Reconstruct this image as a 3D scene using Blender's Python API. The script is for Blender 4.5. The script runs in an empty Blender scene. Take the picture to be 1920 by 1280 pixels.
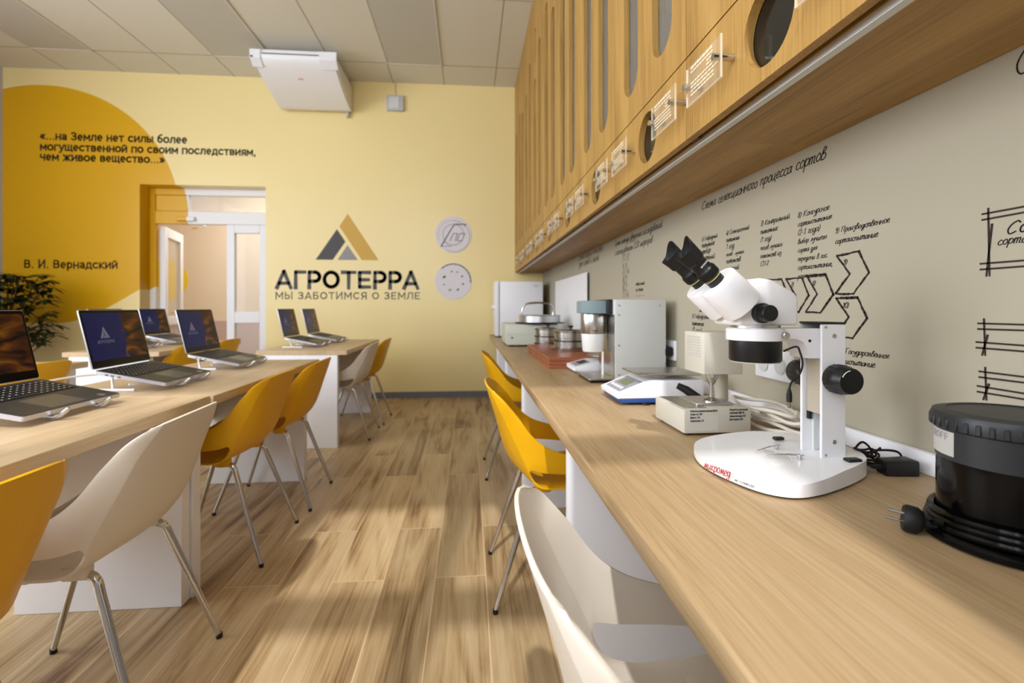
import bpy, bmesh, math, random
from mathutils import Vector, Matrix
random.seed(7)
S = bpy.context.scene
C = S.collection
PI = math.pi
# ------------------------------------------------------------------ camera
HC = 1.07
cam = bpy.data.objects.new('camera', bpy.data.cameras.new('camera'))
C.objects.link(cam); S.camera = cam
cam.location = (0, 0, HC)
cam.rotation_euler = (PI/2, 0, -math.atan(80/915))
cam.data.sensor_width = 36; cam.data.lens = 915/1920*36
cam.data.shift_y = -63/1920
cam.data.clip_start = 0.02
cam.data.dof.use_dof = True; cam.data.dof.focus_distance = 1.0; cam.data.dof.aperture_fstop = 3.6
# ------------------------------------------------------------------ light
S.view_settings.view_transform = 'Standard'; S.view_settings.look = 'None'
S.view_settings.gamma = 1; S.view_settings.use_curve_mapping = False
S.view_settings.exposure = 0.17
W = bpy.data.worlds.new('sky'); S.world = W; W.use_nodes = True
W.node_tree.nodes['Background'].inputs[0].default_value = (0.86, 0.92, 1.0, 1)
W.node_tree.nodes['Background'].inputs[1].default_value = 0.6
def light(name, kind, loc, energy, color=(1, 1, 1), size=None, rot=None, direction=None):
    d = bpy.data.lights.new(name, kind); o = bpy.data.objects.new(name, d); C.objects.link(o)
    o.location = loc; d.energy = energy; d.color = color
    if size and kind == 'AREA': d.shape = 'RECTANGLE'; d.size, d.size_y = size
    if direction: o.rotation_euler = Vector(direction).to_track_quat('-Z', 'Y').to_euler()
    return o
sun = light('sun', 'SUN', (0, -4, 6), 2.2, (1.0, 0.98, 0.96), direction=(0.125, 0.90, -1.0)); sun.data.angle = math.radians(1.5)
light('window_daylight', 'AREA', (-1.05, -0.42, 2.3), 62, (0.90, 0.95, 1.0), (1.6, 2.1), direction=(0, 1, 0))
light('window_daylight', 'AREA', (-3.6, -0.42, 2.15), 60, (0.90, 0.95, 1.0), (2.3, 2.5), direction=(0, 1, 0))
light('window_daylight', 'AREA', (-5.29, 1.4, 2.15), 190, (0.90, 0.95, 1.0), (2.5, 2.5), direction=(1, 0, 0))
light('corridor_lamp', 'AREA', (-2.9, 7.2, 3.2), 52, (1, 0.95, 0.88), (1.5, 0.6), direction=(0, 0, -1))
# ------------------------------------------------------------------ material helpers
def lin(c):
    return tuple(((v/255)/12.92 if v/255 <= 0.04045 else ((v/255+0.055)/1.055)**2.4) for v in c) + (1,)
def newmat(name):
    m = bpy.data.materials.new(name); m.use_nodes = True
    return m, m.node_tree, m.node_tree.nodes['Principled BSDF']
def mat(name, rgb, rough=0.5, metal=0.0, spec=0.5, emit=None, estr=0.0, trans=0.0, ior=1.45, alpha=1.0, bump=0.0, bscale=200.0, coat=0.0, sss=0.0):
    m, nt, b = newmat(name)
    b.inputs['Base Color'].default_value = lin(rgb); b.inputs['Roughness'].default_value = rough
    b.inputs['Metallic'].default_value = metal; b.inputs['Specular IOR Level'].default_value = spec
    b.inputs['Transmission Weight'].default_value = trans; b.inputs['IOR'].default_value = ior; b.inputs['Alpha'].default_value = alpha
    b.inputs['Coat Weight'].default_value = coat
    if emit: b.inputs['Emission Color'].default_value = lin(emit); b.inputs['Emission Strength'].default_value = estr
    n = nt.nodes.new('ShaderNodeTexNoise'); tc = nt.nodes.new('ShaderNodeTexCoord')
    nt.links.new(tc.outputs['Object'], n.inputs['Vector']); n.inputs['Scale'].default_value = bscale
    mr = nt.nodes.new('ShaderNodeMapRange'); nt.links.new(n.outputs['Fac'], mr.inputs['Value'])
    mr.inputs['To Min'].default_value = max(0, rough-0.03); mr.inputs['To Max'].default_value = min(1, rough+0.03)
    nt.links.new(mr.outputs['Result'], b.inputs['Roughness'])
    if bump:
        bp = nt.nodes.new('ShaderNodeBump'); bp.inputs['Strength'].default_value = bump; bp.inputs['Distance'].default_value = 0.002
        nt.links.new(n.outputs['Fac'], bp.inputs['Height']); nt.links.new(bp.outputs['Normal'], b.inputs['Normal'])
    return m
def ramp(nt, fac, stops):
    r = nt.nodes.new('ShaderNodeValToRGB'); e = r.color_ramp.elements
    while len(e) < len(stops): e.new(0.5)
    for k, (p, c) in enumerate(stops): e[k].position = p; e[k].color = c
    nt.links.new(fac, r.inputs['Fac']); return r.outputs['Color']
def wood(name, dark, mid, light_, axis, rough=0.5, fine=1.0, fig=1.0):
    """grain running along `axis` (0,1,2)"""
    m, nt, b = newmat(name)
    tc = nt.nodes.new('ShaderNodeTexCoord')
    def noise(sc, across, detail=6, dist=0.0):
        mp = nt.nodes.new('ShaderNodeMapping'); s = [across]*3; s[axis] = sc; mp.inputs['Scale'].default_value = s
        nt.links.new(tc.outputs['Object'], mp.inputs['Vector'])
        n = nt.nodes.new('ShaderNodeTexNoise'); n.inputs['Scale'].default_value = 1; n.inputs['Detail'].default_value = detail; n.inputs['Distortion'].default_value = dist
        nt.links.new(mp.outputs['Vector'], n.inputs['Vector']); return n.outputs['Fac']
    a = noise(0.9*fig, 9*fig, 4, 1.2); f = noise(5*fine, 170*fine, 3)
    mx = nt.nodes.new('ShaderNodeMix'); mx.data_type = 'FLOAT'; mx.inputs[0].default_value = 0.45
    nt.links.new(a, mx.inputs[2]); nt.links.new(f, mx.inputs[3])
    col = ramp(nt, mx.outputs[0], [(0.33, lin(dark)), (0.5, lin(mid)), (0.66, lin(light_))])
    nt.links.new(col, b.inputs['Base Color']); b.inputs['Roughness'].default_value = rough
    bp = nt.nodes.new('ShaderNodeBump'); bp.inputs['Strength'].default_value = 0.12; bp.inputs['Distance'].default_value = 0.001
    nt.links.new(f, bp.inputs['Height']); nt.links.new(bp.outputs['Normal'], b.inputs['Normal'])
    return m
# ------------------------------------------------------------------ mesh helpers
class MB:
    def __init__(s): s.bm = bmesh.new()
    def _x(s, vs, M):
        if M is not None:
            for v in vs: v.co = M @ v.co
    def box(s, lo, hi, bev=0.0, seg=2, M=None):
        r = bmesh.ops.create_cube(s.bm, size=1); vs = r['verts']
        for v in vs: v.co = Vector([(lo[i]+hi[i])/2 + v.co[i]*(hi[i]-lo[i]) for i in range(3)])
        if bev > 0:
            es = list({e for v in vs for e in v.link_edges})
            g = bmesh.ops.bevel(s.bm, geom=es, offset=bev, segments=seg, affect='EDGES', profile=0.5)
            vs = list({v for f in g['faces'] for v in f.verts} | {v for v in vs if v.is_valid})
        s._x(vs, M); return s
    def lathe(s, prof, n=32, M=None, cap=True):
        rings = []
        for r, z in prof:
            rings.append([s.bm.verts.new((r*math.cos(2*PI*k/n), r*math.sin(2*PI*k/n), z)) for k in range(n)] if r > 1e-6 else [s.bm.verts.new((0, 0, z))])
        for a, b in zip(rings, rings[1:]):
            for k in range(n):
                k2 = (k+1) % n
                if len(a) == 1 and len(b) == 1: continue
                if len(a) == 1: s.bm.faces.new((a[0], b[k2], b[k]))
                elif len(b) == 1: s.bm.faces.new((a[k], a[k2], b[0]))
                else: s.bm.faces.new((a[k], a[k2], b[k2], b[k]))
        if cap:
            if len(rings[0]) > 1: s.bm.faces.new(rings[0][::-1])
            if len(rings[-1]) > 1: s.bm.faces.new(rings[-1])
        s._x([v for r in rings for v in r], M); return s
    def tube(s, pts, r, n=10, closed=False, M=None):
        pts = [Vector(p) for p in pts]; N = len(pts); rings = []
        rr = r if isinstance(r, (list, tuple)) else [r]*N
        up = None
        for i, p in enumerate(pts):
            a = pts[(i-1) % N] if (closed or i > 0) else p
            c = pts[(i+1) % N] if (closed or i < N-1) else p
            t = (c-a).normalized()
            if up is None:
                up = t.orthogonal().normalized()
            up = (up - t*up.dot(t))
            up = up.normalized() if up.length > 1e-6 else t.orthogonal().normalized()
            w = t.cross(up)
            rings.append([s.bm.verts.new(p + (up*math.cos(2*PI*k/n) + w*math.sin(2*PI*k/n))*rr[i]) for k in range(n)])
        for i in range(N if closed else N-1):
            a, b = rings[i], rings[(i+1) % N]
            off = 0
            if closed and i == N-1:
                off = min(range(n), key=lambda o: (b[o].co-a[0].co).length)
            for k in range(n): s.bm.faces.new((a[k], a[(k+1) % n], b[(k+1+off) % n], b[(k+off) % n]))
        if not closed: s.bm.faces.new(rings[0][::-1]); s.bm.faces.new(rings[-1])
        s._x([v for q in rings for v in q], M); return s
    def prism(s, poly, z0, z1, M=None, bev=0.0, seg=2):
        """polygon in XY from z0 to z1"""
        a = [s.bm.verts.new((x, y, z0)) for x, y in poly]; b = [s.bm.verts.new((x, y, z1)) for x, y in poly]
        n = len(poly); s.bm.faces.new(a[::-1]); top = s.bm.faces.new(b)
        for k in range(n): s.bm.faces.new((a[k], a[(k+1) % n], b[(k+1) % n], b[k]))
        vs = a+b
        if bev > 0:
            g = bmesh.ops.bevel(s.bm, geom=list(top.edges), offset=bev, segments=seg, affect='EDGES', profile=0.5)
            vs = list({v for f in g['faces'] for v in f.verts} | {v for v in vs if v.is_valid})
        s._x(vs, M); return s
    def ribbon(s, pts, w, plane, off=0.0, M=None):
        """flat brush stroke of width w: pts are 2D (u,v), plane maps (u,v,h) to 3D"""
        h = w/2
        for (a, b) in zip(pts, pts[1:]):
            d = Vector((b[0]-a[0], b[1]-a[1])); L = d.length
            if L < 1e-6: continue
            d /= L; n = Vector((-d.y, d.x))*h; e = d*h*0.6
            A = Vector(a)-e; B = Vector(b)+e
            q = [A-n, B-n*0.8, B+n*0.8, A+n]
            lo = [s.bm.verts.new(plane(p.x, p.y, 0)) for p in q]; hi = [s.bm.verts.new(plane(p.x, p.y, 0.0008)) for p in q]
            s.bm.faces.new(hi); s.bm.faces.new(lo[::-1])
            for k in range(4): s.bm.faces.new((lo[k], lo[(k+1) % 4], hi[(k+1) % 4], hi[k]))
        return s
    def build(s, name, m, parent=None, smooth=40, loc=None):
        bmesh.ops.recalc_face_normals(s.bm, faces=s.bm.faces)
        me = bpy.data.meshes.new(name); s.bm.to_mesh(me); s.bm.free()
        return link(name, me, m, parent, smooth, loc)
def link(name, me, m, parent=None, smooth=40, loc=None):
    me.materials.clear(); me.materials.append(m)
    if smooth:
        me.polygons.foreach_set('use_smooth', [True]*len(me.polygons)); me.set_sharp_from_angle(angle=math.radians(smooth))
    o = bpy.data.objects.new(name, me); C.objects.link(o)
    if parent: o.parent = parent
    if loc: o.location = loc
    return o
def tag(o, label, cat, group=None):
    o['label'] = label; o['category'] = cat
    if group: o['group'] = group
    return o
def thing(name, label, cat, loc=(0, 0, 0), rz=0.0, group=None):
    o = bpy.data.objects.new(name, None); C.objects.link(o); o.empty_display_size = 0.05
    o.location = loc; o.rotation_euler = (0, 0, rz)
    return tag(o, label, cat, group)
def struct(o): o['kind'] = 'structure'; return o
def dup(root, loc, rz=None, label=None, group=None, mats=None):
    r = root.copy(); C.objects.link(r); r.location = loc
    if rz is not None: r.rotation_euler = (0, 0, rz)
    if label: r['label'] = label
    if group: r['group'] = group
    for ch in list(root.children):
        c = ch.copy(); C.objects.link(c); c.parent = r
        for g in list(ch.children):
            d = g.copy(); C.objects.link(d); d.parent = c
    return r
def T(x, y, z): return Matrix.Translation((x, y, z))
def R(a, ax): return Matrix.Rotation(a, 4, ax)
def frame(o, x, y):
    """matrix with origin o, local x and y directions"""
    x = Vector(x).normalized(); y = Vector(y); y = (y-x*y.dot(x)).normalized(); z = x.cross(y)
    return Matrix(((x[0], y[0], z[0], o[0]), (x[1], y[1], z[1], o[1]), (x[2], y[2], z[2], o[2]), (0, 0, 0, 1)))
def catmull(P, n=8, closed=False):
    P = [Vector(p) for p in P]; N = len(P); out = []
    for i in range(N if closed else N-1):
        g = lambda k: P[k % N] if closed else P[max(0, min(N-1, k))]
        a, b, c, d = g(i-1), g(i), g(i+1), g(i+2)
        for k in range(n):
            t = k/n
            out.append(0.5*((2*b)+(c-a)*t+(2*a-5*b+4*c-d)*t*t+(3*b-a-3*c+d)*t**3))
    if not closed: out.append(P[-1])
    return out
def from_curve(cu):
    o = bpy.data.objects.new('tmp', cu); C.objects.link(o)
    dg = bpy.context.evaluated_depsgraph_get(); dg.update()
    me = bpy.data.meshes.new_from_object(o.evaluated_get(dg)); bpy.data.objects.remove(o); return me
def _arc(cx, cy, rx, ry, a0, a1, n=10): return [(cx+rx*math.cos(math.radians(a0+(a1-a0)*k/n)), cy+ry*math.sin(math.radians(a0+(a1-a0)*k/n))) for k in range(n+1)]
_bowl = lambda x, y0, y1, r: [(x, y1)] + _arc(x, (y0+y1)/2, r, (y1-y0)/2, 90, -90, 8) + [(x, y0)]
BL = {
'А': (0.80, [[(.05, .0), (.40, .97), (.75, .0)], [(.17, .28), (.63, .28)]]),
'Б': (0.72, [[(.60, .92), (.11, .92), (.11, .08)] + _bowl(.38, .08, .56, .23)[::-1] + [(.11, .56)]]),
'В': (0.74, [[(.11, .08), (.11, .92)] + _bowl(.38, .52, .92, .21) + [(.11, .52)], [(.11, .52)] + _bowl(.40, .08, .52, .24) + [(.11, .08)]]),
'Г': (0.60, [[(.11, .0), (.11, .92), (.58, .92)]]),
'Д': (0.86, [[(.07, -.18), (.07, .08), (.79, .08), (.79, -.18)], [(.18, .08), (.27, .92), (.68, .92), (.68, .08)]]),
'Е': (0.70, [[(.63, .92), (.11, .92), (.11, .08), (.63, .08)], [(.11, .5), (.57, .5)]]),
'Ж': (1.10, [[(.55, 0), (.55, 1)], [(.07, 1), (.5, .5), (.05, 0)], [(1.03, 1), (.6, .5), (1.05, 0)]]),
'З': (0.68, [_arc(.31, .72, .25, .21, 150, -80, 8) + [(.27, .52)], [(.27, .52)] + _arc(.31, .29, .28, .22, 80, -150, 8)]),
'И': (0.82, [[(.11, 1), (.11, 0)], [(.11, .08), (.70, .92)], [(.70, 1), (.70, 0)]]),
'Й': (0.82, [[(.11, 1), (.11, 0)], [(.11, .08), (.70, .92)], [(.70, 1), (.70, 0)], [(.25, 1.25), (.40, 1.15), (.56, 1.25)]]),
'К': (0.75, [[(.11, 0), (.11, 1)], [(.68, 1), (.16, .48), (.72, 0)]]),
'Л': (0.80, [[(.03, .07), (.15, .12), (.22, .5), (.24, .92), (.69, .92), (.69, 0)]]),
'М': (0.95, [[(.11, 0), (.11, .95), (.475, .30), (.84, .95), (.84, 0)]]),
'Н': (0.80, [[(.11, 0), (.11, 1)], [(.69, 0), (.69, 1)], [(.11, .5), (.69, .5)]]),
'О': (0.86, [_arc(.43, .5, .34, .42, 0, 360, 20)]),
'П': (0.80, [[(.11, 0), (.11, .92), (.69, .92), (.69, 0)]]),
'Р': (0.70, [[(.11, 0), (.11, .92)] + _bowl(.38, .40, .92, .24) + [(.11, .40)]]),
'С': (0.78, [_arc(.43, .5, .34, .42, 45, 315, 16)]),
'Т': (0.74, [[(.04, .92), (.70, .92)], [(.37, .92), (.37, 0)]]),
'У': (0.74, [[(.06, 1), (.40, .33)], [(.70, 1), (.34, .12), (.22, .06), (.10, .08)]]),
'Х': (0.74, [[(.06, 1), (.68, 0)], [(.68, 1), (.06, 0)]]),
'Ч': (0.74, [[(.10, 1), (.10, .65), (.22, .46), (.62, .46)], [(.63, 1), (.63, 0)]]),
'Ш': (1.05, [[(.11, 1), (.11, .08), (.94, .08), (.94, 1)], [(.525, 1), (.525, .08)]]),
'Щ': (1.10, [[(.11, 1), (.11, .08), (1.05, .08), (1.05, -.16)], [(.94, 1), (.94, .08)], [(.525, 1), (.525, .08)]]),
'Ы': (0.95, [[(.11, 1), (.11, .08)] + _bowl(.34, .08, .56, .22)[::-1] + [(.11, .56)], [(.84, 1), (.84, 0)]]),
'Ь': (0.70, [[(.11, 1), (.11, .08)] + _bowl(.38, .08, .56, .22)[::-1] + [(.11, .56)]]),
'Ф': (0.95, [[(.475, 1.05), (.475, -.05)], _arc(.475, .52, .36, .30, 0, 360, 18)]),
'Я': (0.74, [[(.63, 0), (.63, .92)] + [(.36, .92)] + _arc(.36, .67, .24, .25, 90, 270, 8) + [(.63, .42)], [(.36, .42), (.08, 0)]]),
'Ю': (1.05, [[(.11, 0), (.11, 1)], [(.11, .5), (.36, .5)], _arc(.65, .5, .29, .42, 0, 360, 18)]),
'Ц': (0.84, [[(.11, 1), (.11, .08), (.76, .08), (.76, -.16)], [(.64, 1), (.64, .08)]]),
'а': (0.60, [[(.10, .58), (.18, .66), (.34, .66), (.47, .57), (.49, .44), (.49, 0)], [(.49, .40), (.26, .38), (.11, .30), (.10, .16), (.20, .07), (.36, .10), (.49, .24)]]),
'б': (0.66, [[(.56, 1.0), (.30, .92), (.13, .70), (.10, .36)] + _arc(.33, .33, .23, .27, 180, 540, 16)]),
'е': (0.64, [[(.11, .36), (.54, .36)] + _arc(.32, .36, .22, .31, 0, 310, 14)]),
'р': (0.66, [[(.11, -.26), (.11, .70)], _arc(.34, .36, .22, .30, 0, 360, 16)]),
'у': (0.62, [[(.06, .72), (.32, .08)], [(.58, .72), (.30, -.02), (.20, -.20), (.06, -.20)]]),
'0': (0.66, [_arc(.33, .5, .24, .42, 0, 360, 16)]), '1': (0.45, [[(.08, .75), (.27, .95), (.27, 0)]]),
'2': (0.62, [_arc(.31, .68, .23, .25, 160, -30, 8) + [(.08, .08), (.56, .08)]]), '3': (0.62, [_arc(.29, .72, .22, .21, 150, -80, 8) + [(.25, .52)], [(.25, .52)] + _arc(.29, .29, .25, .22, 80, -150, 8)]),
'5': (0.62, [[(.54, .92), (.14, .92), (.11, .52)] + _arc(.29, .33, .24, .26, 110, -150, 9)]),
'R': (0.74, [[(.11, 0), (.11, .92)] + _bowl(.38, .42, .92, .23) + [(.11, .42)], [(.36, .42), (.66, 0)]]), 'F': (0.64, [[(.11, 0), (.11, .92), (.60, .92)], [(.11, .5), (.54, .5)]]),
'W': (1.1, [[(.05, 1), (.30, .05), (.55, .9), (.80, .05), (1.05, 1)]]), 'Z': (0.7, [[(.08, .92), (.62, .92), (.08, .08), (.64, .08)]]), 'L': (0.6, [[(.11, 1), (.11, .08), (.56, .08)]]),
'D': (0.8, [[(.11, .08), (.11, .92)] + _bowl(.36, .08, .92, .34) + [(.11, .08)]]), 'S': (0.68, [_arc(.33, .71, .24, .21, 40, 250, 8) + _arc(.33, .29, .25, .22, 70, -140, 8)]), 'G': (0.84, [_arc(.43, .5, .34, .42, 45, 340, 16) + [(.76, .46), (.46, .46)]]),
'.': (0.30, [[(.13, .07), (.17, .07)]]), ',': (0.30, [[(.17, .09), (.10, -.12)]]), '-': (0.45, [[(.06, .38), (.38, .38)]]), '/': (0.5, [[(.05, -.1), (.45, 1)]]), ' ': (0.34, []),
'«': (0.62, [[(.28, .62), (.08, .36), (.28, .10)], [(.54, .62), (.34, .36), (.54, .10)]]), '»': (0.62, [[(.08, .62), (.28, .36), (.08, .10)], [(.34, .62), (.54, .36), (.34, .10)]])}
for _a, _b in zip('MCEOTXK', 'МСЕОТХК'): BL[_a] = BL[_b]
for _c in 'вгджзийклмноптсфхцчшщыьюя':
    _w, _s = BL[_c.upper()]; BL[_c] = (_w*0.84, [[(x*0.84, y*0.73) for x, y in q] for q in _s])
def text_mesh(s, width=None, height=None, bold=0.0, shear=0.0, thick=0.0006, spacing=1.0, gap=0.07):
    """block lettering from strokes: cap height 1, x from 0; bold is the added stroke weight"""
    mb = MB(); wt = 0.13+bold; lines = s.split('\n'); W_ = 0.01
    for ch in lines[0]: W_ += BL[ch][0]+gap*spacing
    adv = max(sum(BL[c][0]+gap*spacing for c in l) for l in lines)
    sx = width/adv; sy = (height/(1+1.5*(len(lines)-1))) if height else sx
    for k, l in enumerate(lines):
        x = 0.0
        for c in l:
            a, st_ = BL[c]
            for q in st_: mb.ribbon([((x+p[0]+shear*p[1])*sx, (p[1]-1.5*k)*sy) for p in q], wt*min(sx, sy)*1.0 if sx < sy*0.6 else wt*(sx+sy)/2, lambda u, v, h: (u, v, h*thick/0.0008))
            x += a+gap*spacing
    if len(lines) > 1:
        for v in mb.bm.verts: v.co.y += 1.5*(len(lines)-1)*sy
    me = bpy.data.meshes.new('text'); bmesh.ops.recalc_face_normals(mb.bm, faces=mb.bm.faces); mb.bm.to_mesh(me); mb.bm.free(); return me
GL = {
'а': (0.8, [[(.65, .8), (.4, 1), (.1, .7), (.05, .3), (.25, 0), (.5, .2), (.67, .85)], [(.69, .98), (.64, .2), (.8, .02)]]),
'б': (0.72, [[(.7, 1.65), (.3, 1.35), (.08, .6), (.3, 0), (.6, .25), (.55, .75), (.28, .85), (.1, .55)]]),
'в': (0.68, [[(.05, 0), (.2, 1.4), (.42, 1.6), (.5, 1.25), (.15, .8), (.52, .75), (.6, .3), (.35, 0), (.06, .1)]]),
'г': (0.56, [[(.05, .8), (.28, 1), (.45, .75), (.12, .25), (.28, 0), (.52, .1)]]),
'д': (0.75, [[(.6, .8), (.35, 1), (.08, .6), (.2, .05), (.5, .25), (.66, .95), (.6, -.4), (.35, -.75), (.15, -.45), (.75, .1)]]),
'е': (0.64, [[(.08, .42), (.5, .62), (.48, .95), (.25, 1), (.05, .5), (.2, .02), (.62, .15)]]),
'ж': (1.05, [[(.05, 1), (.35, .5), (.05, 0)], [(.5, 1), (.48, 0)], [(.95, 1), (.62, .5), (1.0, 0)]]),
'з': (0.56, [[(.08, .85), (.32, 1), (.4, .65), (.2, .5), (.45, .25), (.3, -.6), (.05, -.45)]]),
'и': (0.8, [[(.1, 1), (.08, .2), (.25, 0), (.5, .4), (.6, 1)], [(.6, 1), (.58, .15), (.78, .05)]]),
'й': (0.8, [[(.1, 1), (.08, .2), (.25, 0), (.5, .4), (.6, 1)], [(.6, 1), (.58, .15), (.78, .05)], [(.22, 1.4), (.38, 1.28), (.56, 1.45)]]),
'к': (0.66, [[(.1, 1), (.08, 0)], [(.52, 1), (.12, .5), (.6, 0)]]),
'л': (0.72, [[(.02, .02), (.2, .15), (.45, 1), (.54, .1), (.7, .02)]]),
'м': (0.98, [[(.02, .02), (.14, .1), (.3, 1), (.45, .2), (.7, 1), (.78, .1), (.94, .02)]]),
'н': (0.76, [[(.08, 1), (.06, 0)], [(.06, .45), (.32, .55), (.56, .55)], [(.6, 1), (.56, .1), (.74, .02)]]),
'о': (0.7, [[(.38, 1), (.1, .65), (.15, .1), (.4, 0), (.62, .4), (.52, .9), (.33, 1)]]),
'п': (0.72, [[(.1, 1), (.06, 0)], [(.08, .65), (.35, 1), (.54, .8), (.5, .1), (.68, .02)]]),
'р': (0.68, [[(.12, 1), (.04, -.75)], [(.1, .65), (.36, 1), (.6, .7), (.5, .15), (.25, 0), (.08, .2)]]),
'с': (0.62, [[(.55, .85), (.35, 1), (.08, .6), (.15, .1), (.38, 0), (.6, .15)]]),
'т': (0.92, [[(.1, 1), (.05, 0)], [(.08, .7), (.27, 1), (.4, .8), (.36, 0)], [(.38, .7), (.6, 1), (.74, .8), (.68, .1), (.88, .02)]]),
'у': (0.66, [[(.08, 1), (.12, .42), (.35, .38), (.58, 1)], [(.6, 1), (.48, -.3), (.22, -.75), (.02, -.5)]]),
'ф': (0.95, [[(.5, 1.5), (.42, -.75)], [(.46, .9), (.2, 1), (.08, .5), (.25, .02), (.45, .2)], [(.46, .8), (.7, 1), (.85, .5), (.65, .02), (.45, .2)]]),
'х': (0.66, [[(.05, 1), (.3, .5), (.6, 0)], [(.6, 1), (.3, .5), (.02, 0)]]),
'ц': (0.82, [[(.1, 1), (.08, .2), (.25, 0), (.5, .3), (.6, 1)], [(.6, 1), (.58, .1), (.72, 0), (.7, -.35)]]),
'ч': (0.7, [[(.08, 1), (.1, .55), (.3, .45), (.5, .6)], [(.54, 1), (.5, .1), (.68, .02)]]),
'ш': (1.1, [[(.1, 1), (.08, .15), (.25, 0), (.45, .4), (.5, 1)], [(.5, 1), (.46, .15), (.65, 0), (.85, .4), (.9, 1)], [(.9, 1), (.88, .1), (1.06, .02)]]),
'щ': (1.12, [[(.1, 1), (.08, .15), (.25, 0), (.45, .4), (.5, 1)], [(.5, 1), (.46, .15), (.65, 0), (.85, .4), (.9, 1)], [(.9, 1), (.88, .1), (1.02, 0), (1.0, -.35)]]),
'ы': (0.92, [[(.1, 1), (.08, .1), (.3, 0), (.48, .25), (.3, .52), (.1, .4)], [(.72, 1), (.68, .1), (.86, .02)]]),
'ь': (0.58, [[(.1, 1), (.08, .1), (.3, 0), (.5, .25), (.3, .52), (.1, .4)]]),
'ю': (1.02, [[(.1, 1), (.06, 0)], [(.06, .5), (.35, .5)], [(.65, 1), (.4, .6), (.45, .1), (.68, 0), (.92, .45), (.8, .9), (.62, 1)]]),
'я': (0.66, [[(.52, 1), (.48, 0)], [(.5, .95), (.22, .95), (.14, .6), (.46, .5)], [(.32, .5), (.02, 0)]]),
'С': (1.0, [[(.95, 1.45), (.7, 1.7), (.25, 1.3), (.05, .6), (.3, 0), (.8, .25)]]),
'П': (1.05, [[(.15, 1.5), (.08, 0)], [(.0, 1.4), (.5, 1.6), (1.0, 1.5)], [(.85, 1.5), (.72, .2), (.92, .05)]]),
'К': (0.95, [[(.2, 1.6), (.08, 0)], [(.85, 1.6), (.2, .8), (.9, 0)]]),
'Г': (0.85, [[(.2, 1.5), (.08, 0)], [(.05, 1.4), (.4, 1.6), (.8, 1.5)]]),
'И': (1.05, [[(.15, 1.6), (.08, .2), (.25, 0), (.65, .8), (.82, 1.6)], [(.82, 1.6), (.76, .1), (.98, .05)]]),
'В': (0.8, [[(.2, 1.6), (.08, 0)], [(.1, 1.55), (.6, 1.5), (.55, .95), (.2, .85), (.68, .6), (.55, .05), (.05, .02)]]),
'I': (0.4, [[(.2, 1.6), (.1, 0)]]),
'S': (0.75, [[(.65, 1.45), (.4, 1.65), (.15, 1.3), (.5, .8), (.5, .2), (.2, 0), (.02, .25)]]),
'R': (0.85, [[(.2, 1.6), (.08, 0)], [(.12, 1.55), (.6, 1.5), (.55, .95), (.15, .8), (.75, 0)]]),
'F': (0.75, [[(.2, 1.6), (.08, 0)], [(.2, 1.6), (.75, 1.6)], [(.15, .85), (.55, .85)]]),
'0': (0.7, [[(.4, 1.5), (.1, 1), (.12, .2), (.35, 0), (.6, .5), (.55, 1.3), (.36, 1.5)]]),
'1': (0.45, [[(.02, 1.15), (.3, 1.5), (.2, 0)]]),
'2': (0.65, [[(.08, 1.2), (.3, 1.5), (.55, 1.2), (.05, .05), (.6, .05)]]),
'3': (0.6, [[(.1, 1.4), (.4, 1.45), (.2, .85), (.5, .4), (.3, 0), (.03, .15)]]),
'4': (0.7, [[(.2, 1.5), (.05, .6), (.6, .65)], [(.5, 1.1), (.4, 0)]]),
'5': (0.65, [[(.6, 1.5), (.2, 1.5), (.12, .9), (.45, .9), (.5, .3), (.25, 0), (.03, .15)]]),
'6': (0.62, [[(.5, 1.5), (.15, .9), (.08, .3), (.3, 0), (.55, .35), (.4, .75), (.12, .5)]]),
'7': (0.6, [[(.05, 1.45), (.6, 1.5), (.2, 0)], [(.15, .75), (.5, .8)]]),
'8': (0.62, [[(.45, 1.4), (.2, 1.5), (.1, 1.15), (.45, .5), (.35, 0), (.08, .25), (.3, .8), (.55, 1.2), (.45, 1.4)]]),
'9': (0.62, [[(.5, 1.2), (.3, 1.5), (.08, 1.15), (.25, .8), (.5, 1.1), (.45, .5), (.2, 0)]]),
')': (0.45, [[(.05, 1.6), (.32, .9), (.05, -.2)]]), '(': (0.45, [[(.35, 1.6), (.1, .7), (.25, -.2)]]),
'-': (0.55, [[(.08, .5), (.45, .52)]]), '.': (0.3, [[(.1, .02), (.16, .06)]]), ',': (0.3, [[(.14, .08), (.05, -.25)]]), ' ': (0.55, [])}
def handwriting(text, width, y, z, w, plane, mb, seed=1, tall=0.68):
    """pen strokes written along -y on the right wall"""
    rnd = random.Random(seed*91+len(text)); adv = sum(GL.get(c, GL['о'])[0] for c in text); k = width/adv; x = 0
    for c in text:
        a, st_ = GL.get(c, GL['о'])
        dy = rnd.uniform(-0.06, 0.06); sc_ = rnd.uniform(0.93, 1.07)
        for st1 in st_:
            P = catmull([(p[0], p[1], 0) for p in st1], 4)
            q = [(y-k*(x+p.x*sc_+0.2*p.y), z+k*tall*(p.y*sc_+dy)) for p in P]
            mb.ribbon(q, w, plane)
        x += a
def put_text(name, s, m, M, parent=None, **k):
    me = text_mesh(s, **k); me.transform(M); return link(name, me, m, parent, smooth=0)
def panel_with_holes(outline, holes, th):
    cu = bpy.data.curves.new('panel', 'CURVE'); cu.dimensions = '2D'; cu.fill_mode = 'BOTH'; cu.extrude = th/2
    for poly in [outline]+holes:
        sp = cu.splines.new('POLY'); sp.points.add(len(poly)-1); sp.use_cyclic_u = True
        for p, q in zip(sp.points, poly): p.co = (q[0], q[1], 0, 1)
    return from_curve(cu)
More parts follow.
